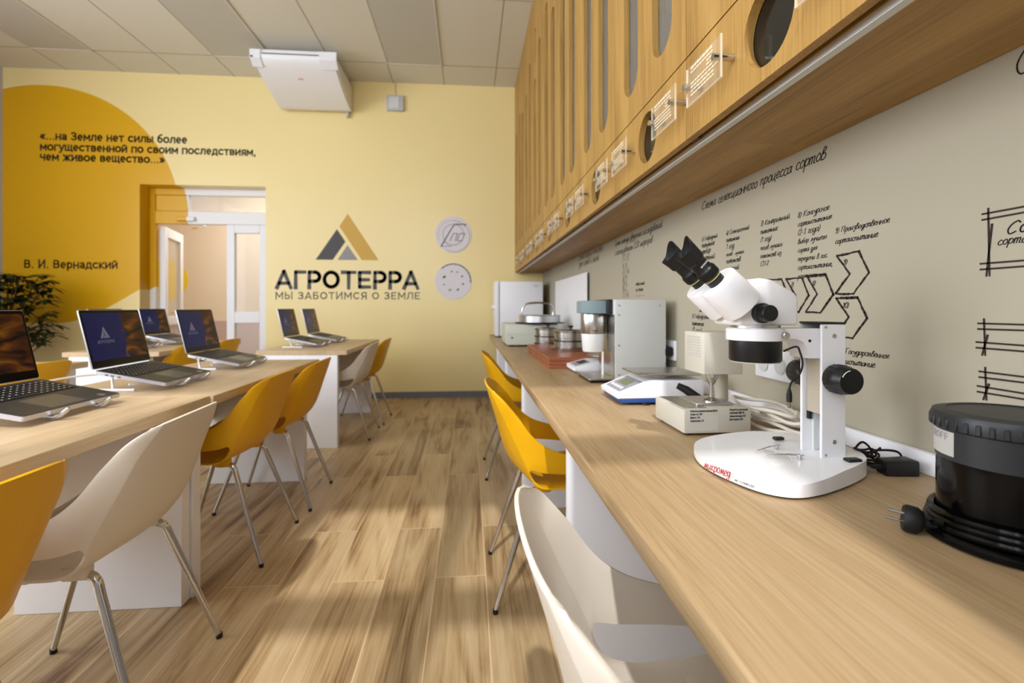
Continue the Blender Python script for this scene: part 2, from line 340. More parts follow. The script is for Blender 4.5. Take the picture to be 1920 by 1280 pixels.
def circle(cx, cy, r, n=40): return [(cx+r*math.cos(2*PI*k/n), cy+r*math.sin(2*PI*k/n)) for k in range(n)]
def pill(cx, y0, y1, r, n=12):
    return [(cx+r*math.cos(PI*k/n), y1-r+r*math.sin(PI*k/n)) for k in range(n+1)] + [(cx-r*math.cos(PI*k/n), y0+r-r*math.sin(PI*k/n)) for k in range(n+1)]
def rrect(x0, y0, x1, y1, r, n=5):
    out = []
    for cx, cy, a in ((x1-r, y1-r, 0), (x0+r, y1-r, PI/2), (x0+r, y0+r, PI), (x1-r, y0+r, 3*PI/2)):
        out += [(cx+r*math.cos(a+PI/2*k/n), cy+r*math.sin(a+PI/2*k/n)) for k in range(n+1)]
    return out
# ------------------------------------------------------------------ materials
def floor_material():
    m, nt, b = newmat('wood_plank_tile')
    L = nt.links; tc = nt.nodes.new('ShaderNodeTexCoord'); sep = nt.nodes.new('ShaderNodeSeparateXYZ'); L.new(tc.outputs['Object'], sep.inputs[0])
    cmb = nt.nodes.new('ShaderNodeCombineXYZ'); L.new(sep.outputs['Y'], cmb.inputs['X'])
    ad = nt.nodes.new('ShaderNodeMath'); ad.operation = 'ADD'; ad.inputs[1].default_value = FLOOR_OFF; L.new(sep.outputs['X'], ad.inputs[0]); L.new(ad.outputs[0], cmb.inputs['Y'])
    br = nt.nodes.new('ShaderNodeTexBrick'); L.new(cmb.outputs[0], br.inputs['Vector'])
    br.inputs['Scale'].default_value = 1; br.inputs['Brick Width'].default_value = 1.2; br.inputs['Row Height'].default_value = 0.2
    br.inputs['Mortar Size'].default_value = 0.0022; br.inputs['Mortar Smooth'].default_value = 0.2; br.offset = 0.37; br.offset_frequency = 2; br.squash = 1
    br.inputs['Color1'].default_value = (0, 0, 0, 1); br.inputs['Color2'].default_value = (1, 1, 1, 1); br.inputs['Mortar'].default_value = (0.5, 0.5, 0.5, 1)
    shift = nt.nodes.new('ShaderNodeVectorMath'); shift.operation = 'SCALE'; shift.inputs['Scale'].default_value = 23; L.new(br.outputs['Color'], shift.inputs[0])
    add = nt.nodes.new('ShaderNodeVectorMath'); add.operation = 'ADD'; L.new(tc.outputs['Object'], add.inputs[0]); L.new(shift.outputs[0], add.inputs[1])
    def noise(sc, det, dist):
        mp = nt.nodes.new('ShaderNodeMapping'); mp.inputs['Scale'].default_value = sc; L.new(add.outputs[0], mp.inputs['Vector'])
        n = nt.nodes.new('ShaderNodeTexNoise'); n.inputs['Scale'].default_value = 1; n.inputs['Detail'].default_value = det; n.inputs['Distortion'].default_value = dist
        L.new(mp.outputs[0], n.inputs['Vector']); return n.outputs['Fac']
    a = noise((7, 0.75, 1), 5, 1.6); f = noise((110, 3, 1), 3, 0)
    mx = nt.nodes.new('ShaderNodeMix'); mx.data_type = 'FLOAT'; mx.inputs[0].default_value = 0.3; L.new(a, mx.inputs[2]); L.new(f, mx.inputs[3])
    col = ramp(nt, mx.outputs[0], [(0.35, lin((116, 86, 54))), (0.45, lin((172, 143, 103))), (0.54, lin((192, 166, 127))), (0.66, lin((204, 181, 143)))])
    hs = nt.nodes.new('ShaderNodeHueSaturation'); L.new(col, hs.inputs['Color'])
    mr = nt.nodes.new('ShaderNodeMapRange'); mr.inputs['To Min'].default_value = 0.82; mr.inputs['To Max'].default_value = 1.08; L.new(br.outputs['Color'], mr.inputs['Value']); L.new(mr.outputs[0], hs.inputs['Value'])
    m2 = nt.nodes.new('ShaderNodeMix'); m2.data_type = 'RGBA'; L.new(br.outputs['Fac'], m2.inputs[0]); L.new(hs.outputs[0], m2.inputs[6]); m2.inputs[7].default_value = lin((214, 186, 150))
    L.new(m2.outputs[2], b.inputs['Base Color']); b.inputs['Roughness'].default_value = 0.42
    bp = nt.nodes.new('ShaderNodeBump'); bp.inputs['Strength'].default_value = 0.25; bp.inputs['Distance'].default_value = 0.002; bp.invert = True
    L.new(br.outputs['Fac'], bp.inputs['Height']); L.new(bp.outputs['Normal'], b.inputs['Normal'])
    return m
FLOOR_OFF = 0.135
def mural_material(name, base, rough=0.7):
    """yellow disc with a pale hill below, painted in room coordinates over wall, reveal and door frame"""
    m, nt, b = newmat(name); L = nt.links
    g = nt.nodes.new('ShaderNodeNewGeometry'); sep = nt.nodes.new('ShaderNodeSeparateXYZ'); L.new(g.outputs['Position'], sep.inputs[0])
    def M(op, a, b_=None, c=None):
        n = nt.nodes.new('ShaderNodeMath'); n.operation = op
        for i, v in enumerate((a, b_, c)):
            if v is None: continue
            if isinstance(v, (int, float)): n.inputs[i].default_value = v
            else: L.new(v, n.inputs[i])
        return n.outputs[0]
    X, Z = sep.outputs['X'], sep.outputs['Z']
    dx = M('ADD', X, 4.75); dz = M('ADD', Z, -2.12)
    r = M('SQRT', M('ADD', M('MULTIPLY', dx, dx), M('MULTIPLY', dz, dz)))
    inside = M('LESS_THAN', r, 1.445)
    # lower right lobe of the blob
    ex = M('ADD', X, 4.25); ez = M('ADD', Z, -1.75); r2 = M('SQRT', M('ADD', M('MULTIPLY', ex, ex), M('MULTIPLY', ez, ez)))
    inside = M('MAXIMUM', inside, M('LESS_THAN', r2, 0.98))
    mr = nt.nodes.new('ShaderNodeMapRange'); mr.interpolation_type = 'SMOOTHSTEP'; L.new(X, mr.inputs['Value'])
    mr.inputs['From Min'].default_value = -4.6; mr.inputs['From Max'].default_value = -3.1; mr.inputs['To Min'].default_value = 0.90; mr.inputs['To Max'].default_value = 1.52
    above = M('GREATER_THAN', Z, mr.outputs[0])
    fac = M('MULTIPLY', inside, above)
    mx = nt.nodes.new('ShaderNodeMix'); mx.data_type = 'RGBA'; L.new(fac, mx.inputs[0]); mx.inputs[6].default_value = lin(base); mx.inputs[7].default_value = lin((218, 166, 4))
    L.new(mx.outputs[2], b.inputs['Base Color']); b.inputs['Roughness'].default_value = rough
    return m
PALE = (238, 218, 158)
m_floor = floor_material()
m_mural = mural_material('painted_yellow_wall', PALE, 0.32)
m_frame_mural = mural_material('painted_door_frame', (232, 232, 236), 0.4)
m_wall = mat('cream_wall', (176, 168, 149), 0.75, bump=0.03)
m_grey_wall = mat('grey_wall', (190, 190, 192), 0.8)
m_ceil = mat('ceiling_tile', (218, 214, 202), 0.9, bump=0.1, bscale=400)
m_seam = mat('ceiling_seam', (130, 122, 110), 0.9)
m_panel = mat('grey_diffuser', (192, 189, 182), 0.55)
m_skirt = mat('grey_skirting', (112, 114, 122), 0.6)
m_white = mat('white_laminate', (240, 240, 246), 0.38)
m_pvc = mat('white_pvc', (232, 232, 238), 0.35)
m_counter = wood('light_oak_worktop', (148, 121, 87), (174, 146, 108), (185, 159, 123), 1, 0.45, 1.3, 0.8)
m_desk = wood('oak_desk_top', (178, 150, 116), (196, 170, 134), (206, 182, 149), 1, 0.42)
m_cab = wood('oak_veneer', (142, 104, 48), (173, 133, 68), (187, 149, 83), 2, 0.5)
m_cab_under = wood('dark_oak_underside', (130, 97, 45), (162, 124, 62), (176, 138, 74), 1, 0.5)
m_dark = mat('dark_interior', (40, 34, 28), 0.6)
m_carcass = mat('cabinet_interior', (96, 74, 48), 0.6)
m_glass = mat('smoked_glass', (150, 146, 138), 0.08, alpha=0.45, spec=0.6)
m_blackglass = mat('black_glass', (22, 20, 18), 0.12, spec=0.6)
m_acryl = mat('clear_acrylic', (235, 235, 225), 0.08, alpha=0.07, spec=0.4)
m_acryl_edge = mat('acrylic_edge', (250, 240, 220), 0.2, alpha=0.45)
m_engrave = mat('white_engraving', (240, 228, 204), 0.7, alpha=0.75)
m_chrome = mat('chrome', (205, 205, 208), 0.12, 1.0)
m_rim = mat('dark_steel', (96, 94, 92), 0.3, 1.0)
m_polish = mat('polished_steel', (190, 188, 184), 0.24, 1.0)
m_steel = mat('brushed_steel', (196, 194, 190), 0.28, 1.0)
m_alu = mat('aluminium', (200, 200, 202), 0.35, 1.0)
m_yellow = mat('yellow_shell', (226, 168, 6), 0.38)
m_beige = mat('beige_shell', (222, 212, 198), 0.42)
m_black = mat('black_plastic', (20, 20, 22), 0.38)
m_rubber = mat('black_rubber', (14, 14, 15), 0.6, bump=0.1)
m_gloss_black = mat('gloss_black', (4, 4, 5), 0.14, spec=0.2)
m_dgrey = mat('dark_grey_plastic', (34, 37, 41), 0.42)
m_lap = mat('gunmetal', (70, 68, 64), 0.45, 0.6)
m_laptop_side = mat('silver_shell', (198, 198, 208), 0.35, 0.6)
m_key = mat('key_black', (22, 22, 24), 0.5)
m_keylegend = mat('key_legend', (200, 200, 205), 0.6)
m_scope = mat('white_enamel', (240, 239, 242), 0.3, coat=0.2)
m_gr_beige = mat('grey_beige_enamel', (206, 201, 188), 0.45)
m_green_grey = mat('green_grey_enamel', (200, 203, 190), 0.45)
m_lgrey = mat('light_grey_enamel', (208, 211, 210), 0.4)
m_bluegrey = mat('blue_grey_plastic', (126, 146, 152), 0.45)
m_cup = mat('white_cup', (240, 240, 240), 0.35)
m_brownbox = wood('reddish_wood', (130, 68, 40), (156, 88, 56), (172, 102, 68), 0, 0.45)
m_blue = mat('blue_base', (38, 74, 140), 0.4)
m_lcd = mat('lcd', (120, 124, 96), 0.25)
m_panelgrey = mat('keypad_grey', (150, 148, 158), 0.45)
m_cable_w = mat('white_cable', (226, 218, 206), 0.5)
m_ink = mat('brown_black_ink', (48, 36, 30), 0.8)
m_ink2 = mat('black_ink', (34, 30, 28), 0.8)
m_logo_grey = mat('logo_grey', (82, 82, 84), 0.7)
m_logo_light = mat('logo_light_grey', (150, 146, 150), 0.7)
m_logo_gold = mat('logo_gold', (206, 166, 84), 0.7)
m_disc = mat('white_disc', (220, 216, 222), 0.6)
m_navy = mat('navy_ink', (44, 42, 70), 0.6)
m_red = mat('red_ink', (190, 40, 36), 0.6)
m_label = mat('white_label', (238, 236, 232), 0.7)
m_gold_ring = mat('yellow_ring', (214, 206, 96), 0.5)
m_leaf = mat('dark_leaf', (24, 38, 17), 0.45)
m_stem = mat('stem', (86, 66, 42), 0.8)
m_pot = mat('grey_pot', (120, 118, 116), 0.6)
m_soil = mat('soil', (50, 38, 28), 0.95, bump=0.6, bscale=60)
m_corr = mat('corridor_wall', (228, 216, 200), 0.8)
m_mauve = mat('mauve_paint', (196, 176, 176), 0.7)
m_lemon = mat('lemon_paint', (240, 214, 30), 0.7)
m_clear = mat('window_glass', (225, 230, 232), 0.04, alpha=0.14, spec=0.5)
m_straw = mat('dried_straw', (150, 124, 84), 0.9)
m_green = mat('green_plastic', (24, 110, 70), 0.4)
m_beigeplate = mat('beige_steel', (180, 170, 152), 0.45)
def screen_material(seed):
    m, nt, b = newmat('laptop_display'); L = nt.links
    tc = nt.nodes.new('ShaderNodeTexCoord'); sep = nt.nodes.new('ShaderNodeSeparateXYZ'); L.new(tc.outputs['Generated'], sep.inputs[0])
    n = nt.nodes.new('ShaderNodeTexNoise'); n.inputs['Scale'].default_value = 2.6; n.inputs['Detail'].default_value = 2; n.inputs['Distortion'].default_value = 1.0; L.new(tc.outputs['Generated'], n.inputs['Vector'])
    ma = nt.nodes.new('ShaderNodeMath'); ma.operation = 'MULTIPLY_ADD'; ma.inputs[1].default_value = 0.25; L.new(n.outputs['Fac'], ma.inputs[0]); L.new(sep.outputs['Y'], ma.inputs[2])
    flower = ramp(nt, n.outputs['Fac'], [(0.36, lin((10, 6, 3))), (0.5, lin((96, 46, 6))), (0.64, lin((150, 92, 14)))])
    mx = nt.nodes.new('ShaderNodeMix'); mx.data_type = 'RGBA'; mx.inputs[6].default_value = lin((8, 24, 88)); L.new(flower, mx.inputs[7])
    fac = ramp(nt, ma.outputs[0], [(seed, (0, 0, 0, 1)), (seed+0.03, (1, 1, 1, 1))]); L.new(fac, mx.inputs[0])
    b.inputs['Base Color'].default_value = (0.005, 0.005, 0.007, 1); b.inputs['Roughness'].default_value = 0.2; b.inputs['Specular IOR Level'].default_value = 0.15
    L.new(mx.outputs[2], b.inputs['Emission Color']); b.inputs['Emission Strength'].default_value = 0.4
    return m
m_screen = screen_material(0.74); m_screen0 = screen_material(0.2)
m_screen_logo = mat('screen_logo', (90, 96, 120), 0.4, emit=(120, 125, 150), estr=0.25)
# ------------------------------------------------------------------ room shell
XW, XL, YB, YR, ZC = 0.89, -5.17, 5.9, -0.30, 3.745
struct(MB().box((XL-0.1, YR-0.3, -0.1), (XW+0.1, 8.4, 0)).build('floor', m_floor, smooth=0))
ce = struct(MB().box((XL-0.1, YR-0.3, ZC), (XW+0.1, YB+0.05, ZC+0.1)).build('ceiling', m_ceil, smooth=0))
g = MB()
for k in range(10):
    x = -4.5+0.6*k
    if x < XW: g.box((x-0.003, YR, ZC-0.0015), (x+0.003, YB, ZC))
for y in (5.43, 4.23, 3.03, 1.83, 0.63): g.box((XL, y-0.003, ZC-0.0015), (XW, y+0.003, ZC))
g.build('ceiling_grid', m_seam, ce, smooth=0)
for i, (x, lab) in enumerate(((-0.9, 'unlit grey ceiling light panel nearest the oak cabinets'), (-2.7, 'unlit grey ceiling light panel beside the air conditioner'), (-4.5, 'unlit grey ceiling light panel above the yellow painted disc'))):
    t = thing('ceiling_light', lab, 'ceiling light', (x+0.3, 4.83, ZC), 0, 'grey ceiling light panels')
    MB().box((-0.292, -0.592, -0.008), (0.292, 0.592, -0.001)).build('diffuser', m_panel, t, smooth=0)
    f = MB()
    for lo, hi in (((-0.3, -0.6), (0.3, -0.59)), ((-0.3, 0.59), (0.3, 0.6)), ((-0.3, -0.59), (-0.29, 0.59)), ((0.29, -0.59), (0.3, 0.59))):
        f.box((lo[0], lo[1], -0.012), (hi[0], hi[1], 0))
    f.build('frame', m_ceil, t, smooth=0)
# back wall with door opening
DX0, DX1, DZ = -3.736, -2.359, 2.478
YF = 6.07
me = panel_with_holes([(XL, 0), (DX0, 0), (DX0, DZ), (DX1, DZ), (DX1, 0), (XW, 0), (XW, ZC), (XL, ZC)], [], 0.30)
me.transform(Matrix(((1, 0, 0, 0), (0, 0, -1, YB+0.15), (0, 1, 0, 0), (0, 0, 0, 1))))
wb = struct(link('wall_back', me, m_mural, smooth=0))
WINL = [(0.1, 2.7)]
me = panel_with_holes([(YR-0.3, 0), (YB, 0), (YB, ZC), (YR-0.3, ZC)], [[(a, 0.9), (b, 0.9), (b, 3.4), (a, 3.4)] for a, b in WINL], 0.1)
me.transform(Matrix(((0, 0, 1, XL-0.05), (1, 0, 0, 0), (0, 1, 0, 0), (0, 0, 0, 1))))
wl = struct(link('wall_left', me, m_grey_wall, smooth=0))
for i, (a, b) in enumerate(WINL):
    w = MB(); x0, x1 = XL-0.09, XL-0.03
    w.box((x0, a, 0.9), (x1, b, 0.96)); w.box((x0, a, 3.34), (x1, b, 3.4)); w.box((x0, a, 0.96), (x1, a+0.06, 3.34)); w.box((x0, b-0.06, 0.96), (x1, b, 3.34)); w.box((x0, (a+b)/2-0.05, 0.96), (x1, (a+b)/2+0.05, 3.34))
    struct(w.build('window_%d' % (i+3), m_pvc, smooth=0))
wr = struct(MB().box((XW, YR-0.3, 0), (XW+0.1, YB, ZC)).build('wall_right', m_wall, smooth=0))
# rear wall behind the viewer with two tall windows
WIN = [(-1.85, 0.47), (-4.7, -2.45)]
ZS, ZH = 0.88, 3.42
def rr_(a, b, c, d): return [(a, c), (b, c), (b, d), (a, d)]
me = panel_with_holes(rr_(XL-0.1, XW+0.1, 0, ZC), [rr_(a, b, ZS, ZH) for a, b in WIN], 0.12)
me.transform(Matrix(((1, 0, 0, 0), (0, 0, -1, YR-0.06), (0, 1, 0, 0), (0, 0, 0, 1))))
struct(link('wall_rear', me, m_grey_wall, smooth=0))
for i, (a, b) in enumerate(WIN):
    w = MB(); y0, y1 = YR-0.10, YR-0.04
    fr = 0.06
    w.box((a, y0, ZS), (b, y1, ZS+fr)); w.box((a, y0, ZH-fr), (b, y1, ZH)); w.box((a, y0, ZS), (a+fr, y1, ZH)); w.box((b-fr, y0, ZS), (b, y1, ZH))
    w.box((a, y0, 2.28), (b, y1, 2.46))
    for xm in ((-1.2, -0.45) if i == 0 else (-3.95, -3.2)): w.box((xm-0.06, y0, ZS), (xm+0.06, y1, ZH))
    struct(w.build('window_%d' % (i+1), m_pvc, smooth=0))
# skirting, corridor
struct(MB().box((DX1, YB-0.015, 0), (XW, YB, 0.07)).box((XL, YB-0.015, 0), (DX0, YB, 0.07)).build('baseboard_back', m_skirt, smooth=0))
struct(MB().box((XL, 8.3, 0), (XW, 8.4, ZC)).build('wall_corridor', m_corr, smooth=0))
struct(MB().box((XL, 8.28, 0), (XW, 8.3, 0.86)).build('trim_1', m_mauve, smooth=0))
struct(MB().box((XL, YB+0.3, 3.3), (XW, 8.4, 3.4)).build('ceiling_corridor', m_ceil, smooth=0))
struct(MB().box((XL-0.1, YB+0.3, 0), (XL, 8.4, 3.4)).build('wall_corridor_left', m_corr, smooth=0))
struct(MB().box((XW, YB+0.3, 0), (XW+0.1, 8.4, 3.4)).build('wall_corridor_right', m_corr, smooth=0))
tag(MB().lathe([(0, 0), (0.33, 0), (0.33, 0.004), (0, 0.004)], 48, frame((-4.85, 8.3, 1.52), (1, 0, 0), (0, 0, 1))).build('wall_disc', m_lemon), 'bright lemon disc on the corridor wall beyond the open door', 'wall decal')
cd = struct(bpy.data.objects.new('door_2', None)); C.objects.link(cd)
MB().box((-2.95, 8.25, 0.0), (-2.2, 8.3, 2.0), 0.01).build('door_leaf', m_pvc, cd)
MB().box((-3.02, 8.24, 0.0), (-2.95, 8.3, 2.07)).box((-2.2, 8.24, 0.0), (-2.13, 8.3, 2.07)).box((-3.02, 8.24, 2.0), (-2.13, 8.3, 2.07)).build('door_frame', m_corr, cd)
# glazed door set in the recess
d1 = struct(bpy.data.objects.new('door_1', None)); C.objects.link(d1)
f = MB(); y0, y1 = YF, YF+0.07
def fb(x0, x1, z0, z1, b=0.004): f.box((x0, y0, z0), (x1, y1, z1), b, 1)
fb(DX0, -3.675, 0, DZ); fb(-3.675, -2.40, 2.40, DZ)
fb(-3.675, -2.40, 2.06, 2.21); fb(-2.40, DX1, 0, DZ)
f.build('door_frame', m_frame_mural, d1)
f = MB(); y0, y1 = YF+0.005, YF+0.065
fb(-2.875, -2.785, 0, 2.06); fb(-2.785, -2.50, 1.96, 2.06); fb(-2.785, -2.50, 0.89, 1.02); fb(-2.785, -2.50, 0.0, 0.14); fb(-2.50, -2.401, 0, 2.06)
f.build('side_light_frame', m_pvc, d1)
MB().box((-3.665, YF+0.03, 2.22), (-2.40, YF+0.036, 2.40)).build('transom_pane', m_clear, d1, smooth=0)
MB().box((-3.672, YF+0.01, 2.212), (-3.30, YF+0.05, 2.398), 0.004, 1).build('transom_panel', m_frame_mural, d1)
MB().box((-2.785, YF+0.03, 1.02), (-2.50, YF+0.036, 1.96)).build('side_pane', m_clear, d1, smooth=0)
MB().box((-2.785, YF+0.03, 0.14), (-2.50, YF+0.036, 0.89)).build('side_pane', m_clear, d1, smooth=0)
# open leaf
lf = MB(); Ml = T(-3.665, YF+0.07, 0) @ R(math.radians(105), 'Z')
for lo, hi in (((0, -0.06, 0.02), (0.1, 0, 2.04)), ((0.63, -0.06, 0.02), (0.73, 0, 2.04)), ((0.1, -0.06, 1.92), (0.63, 0, 2.04)), ((0.1, -0.06, 0.02), (0.63, 0, 0.2)), ((0.1, -0.06, 0.86), (0.63, 0, 0.96))):
    lf.box(lo, hi, 0.005, 1, Ml)
leaf = lf.build('door_leaf', m_pvc, d1)
MB().box((0.1, -0.035, 0.96), (0.63, -0.028, 1.92), M=Ml).box((0.1, -0.035, 0.2), (0.63, -0.028, 0.86), M=Ml).build('leaf_pane', m_clear, leaf, smooth=0)
MB().tube([Ml @ Vector(p) for p in ((0.67, 0.0, 1.0), (0.67, 0.04, 1.0), (0.58, 0.05, 1.0))], 0.008).build('door_handle', m_alu, leaf)
MB().box((-3.42, YF-0.04, 2.09), (-3.22, YF-0.002, 2.14), 0.006, 1).tube([(-3.3, YF-0.03, 2.09), (-3.16, YF+0.1, 2.05), (-3.42, YF+0.3, 2.05)], 0.008).build('door_closer', m_frame_mural, d1)
# ------------------------------------------------------------------ lettering on the back wall
def on_back(x, z, h=0.001): return frame((x, YB-h, z), (1, 0, 0), (0, 0, 1))
q = thing('wall_quote', 'three line black quotation and author name on the dark yellow disc', 'wall lettering', (-4.786, YB, 2.9))
def child_text(name, s, m, x, z, par, **k):
    o = put_text(name, s, m, T(*(-par.location)) @ on_back(x, z), par, **k); return o
for s, w, z in (('«...на Земле нет силы более', 1.568, 2.955), ('могущественной по своим последствиям,', 2.326, 2.835), ('чем живое вещество...»', 1.326, 2.722)):
    child_text('quote_line', s, m_ink2, -4.786, z, q, width=w, bold=0.07)
child_text('author_name', 'В. И. Вернадский', m_ink2, -4.951, 1.515, q, width=0.988, bold=0.05)
lg = thing('wall_logo', 'large grey and gold triangle company logo with name and slogan on yellow wall', 'wall logo', (-1.43, YB, 1.3))
def poly_back(name, pts, m, par, th=0.002):
    b = MB().prism([(x, z) for x, z in pts], 0, th, T(*(-par.location)) @ on_back(0, 0, 0.0005)); return b.build(name, m, par, smooth=0)
poly_back('gold_bar', [(-1.428, 2.177), (-1.071, 1.635), (-1.268, 1.635), (-1.525, 2.03)], m_logo_gold, lg)
poly_back('dark_bar', [(-1.552, 1.995), (-1.794, 1.635), (-1.60, 1.635), (-1.455, 1.85)], m_logo_grey, lg)
poly_back('grey_triangle', [(-1.43, 1.81), (-1.545, 1.635), (-1.312, 1.635)], m_logo_light, lg)
child_text('name_lettering', 'АГРОТЕРРА', m_logo_grey, -2.246, 1.30, lg, width=1.66, height=0.205, bold=0.08)
child_text('slogan_lettering', 'МЫ ЗАБОТИМСЯ О ЗЕМЛЕ', m_logo_grey, -2.252, 1.172, lg, width=1.68, height=0.084, bold=0.01, gap=0.12)
def disc(name, label, z):
    t = thing(name, label, 'wall sign', (-0.191, YB, z), 0, None)
    MB().lathe([(0, 0.001), (0.217, 0.001), (0.219, 0.003), (0.217, 0.006), (0, 0.006)], 64, frame((0, 0, 0), (1, 0, 0), (0, 0, 1))).build('plate', m_disc, t)
    return t
def pl(u, v, h): return (u, -0.0062-h, v)
def arc(cx, cy, r, a0, a1, n=24): return [(cx+r*math.cos(math.radians(a0+(a1-a0)*k/n)), cy+r*math.sin(math.radians(a0+(a1-a0)*k/n))) for k in range(n+1)]
t = disc('round_sign', 'upper round white sign with slanted letter emblem on yellow wall', 1.948)
MB().ribbon(arc(0.01, -0.02, 0.185, -120, 90), 0.006, pl).ribbon(arc(-0.01, 0.0, 0.17, 60, 200), 0.004, pl).ribbon(arc(0.0, 0.0, 0.125, -80, 300), 0.007, pl).build('ring_mark', m_logo_light, t, smooth=0)
MB().ribbon([(-0.145, -0.14), (-0.005, 0.10), (0.02, 0.125), (0.145, 0.125), (0.14, 0.105)], 0.013, pl).ribbon([(-0.145, -0.14), (-0.05, -0.14), (-0.02, -0.13)], 0.006, pl).ribbon([(-0.145, -0.14), (-0.11, -0.08), (-0.06, -0.13)], 0.004, pl).build('letter_mark', m_navy, t, smooth=0)
MB().ribbon([(-0.04, -0.075), (0.0, 0.015), (0.05, 0.015), (0.02, -0.075)], 0.008, pl).ribbon([(0.045, -0.06), (0.08, 0.015), (0.135, 0.015), (0.105, -0.07), (0.05, -0.075), (0.045, -0.06)], 0.008, pl).build('small_letter_mark', m_navy, t, smooth=0)
t = disc('round_sign', 'lower round white sign with ring of tiny icons on yellow wall', 1.39)
b = MB()
for k in range(30):
    a = math.radians(132-4.6*k); u, v = 0.206*math.cos(a), 0.206*math.sin(a); tx, ty = -math.sin(a)*0.005, math.cos(a)*0.005
    b.ribbon([(u-tx, v-ty), (u+tx, v+ty)], 0.013 if k % 3 else 0.009, pl)
b.build('rim_lettering', m_navy, t, smooth=0)
for k, (a, mm, r) in enumerate(((100, m_logo_light, 0.012), (68, m_logo_light, 0.011), (30, m_logo_grey, 0.011), (-18, m_red, 0.012), (-63, m_navy, 0.013), (-110, m_logo_light, 0.014), (-158, m_logo_light, 0.011), (155, m_navy, 0.016))):
    u, v = 0.12*math.cos(math.radians(a)), 0.115*math.sin(math.radians(a))
    MB().ribbon([(u-r*0.6, v-r*0.4), (u+r*0.2, v+r*0.6), (u+r*0.8, v+r*0.1)], r*1.2, pl).build('icon_mark', mm, t, smooth=0)
# alarm box
t = thing('alarm_box', 'small square grey box on the yellow wall under the ceiling', 'alarm box', (-0.875, YB, 3.49))
MB().box((-0.10, -0.045, -0.09), (0.10, 0, 0.09), 0.008).build('housing', m_grey_wall, t)
MB().box((-0.07, -0.052, -0.065), (0.05, -0.045, 0.07), 0.004, 1).build('cover', m_lgrey, t)
MB().tube([(0.0, -0.006, 0.09), (0.0, -0.006, 0.25)], 0.005, 6).build('cable', m_panel, t)
# air conditioner
ac = thing('air_conditioner', 'white ceiling mounted air conditioner with sloping front above the door', 'air conditioner', (-1.76, 5.88, 3.72))
prof = catmull([(-0.79, -0.06), (-0.80, -0.10), (-0.795, -0.15), (-0.72, -0.20), (-0.58, -0.255), (-0.40, -0.31), (-0.25, -0.345), (-0.12, -0.37), (-0.07, -0.37)], 5)
body = [(p[0], p[1]) for p in [Vector((a.x, a.y)) for a in prof]] + [(-0.01, -0.35), (0.0, -0.30), (0.0, -0.06)]
Mac = frame((-0.39, 0, 0), (0, 1, 0), (0, 0, 1))   # prism axis -> +X
MB().prism(body, 0, 0.78, Mac, 0.008).build('body', m_white, ac)
side = [(p[0]*1.0-0.012, p[1]-0.006) for p in body[:len(prof)]] + [(-0.09, -0.36), (-0.78, -0.09)]
MB().prism([(-0.815, -0.07), (-0.812, -0.155), (-0.735, -0.212), (-0.735, -0.20), (-0.795, -0.15), (-0.795, -0.07)], 0, 0.10, frame((-0.42, 0, 0), (0, 1, 0), (0, 0, 1))).build('end_cap', m_pvc, ac)
MB().prism([(-0.815, -0.07), (-0.812, -0.155), (-0.735, -0.212), (-0.735, -0.20), (-0.795, -0.15), (-0.795, -0.07)], 0, 0.17, frame((0.25, 0, 0), (0, 1, 0), (0, 0, 1))).build('end_cap', m_pvc, ac)
MB().prism([(-0.806, -0.10), (-0.806, -0.108), (-0.79, -0.108), (-0.79, -0.10)], 0, 0.56, frame((-0.31, 0, 0), (0, 1, 0), (0, 0, 1))).build('vent_slot', m_dgrey, ac, smooth=0)
MB().box((-0.025, -0.008, -0.004), (0.025, -0.002, 0.004), M=T(0.0, -0.60, -0.252) @ R(0.34+PI/2, 'X') @ R(0, 'Z')).build('badge', m_red, ac, smooth=0)
MB().box((-0.41, -0.822, -0.15), (-0.39, -0.81, -0.138)).build('sensor_window', m_black, ac, smooth=0)
MB().box((-0.37, -0.3, -0.06), (-0.33, -0.05, 0.02)).box((0.33, -0.3, -0.06), (0.37, -0.05, 0.02)).build('mounting_bracket', m_panel, ac, smooth=0)
MB().tube([(0.34, -0.02, -0.30), (0.34, -0.02, -0.42)], 0.02, 12).build('drain_pipe', m_panel, ac)
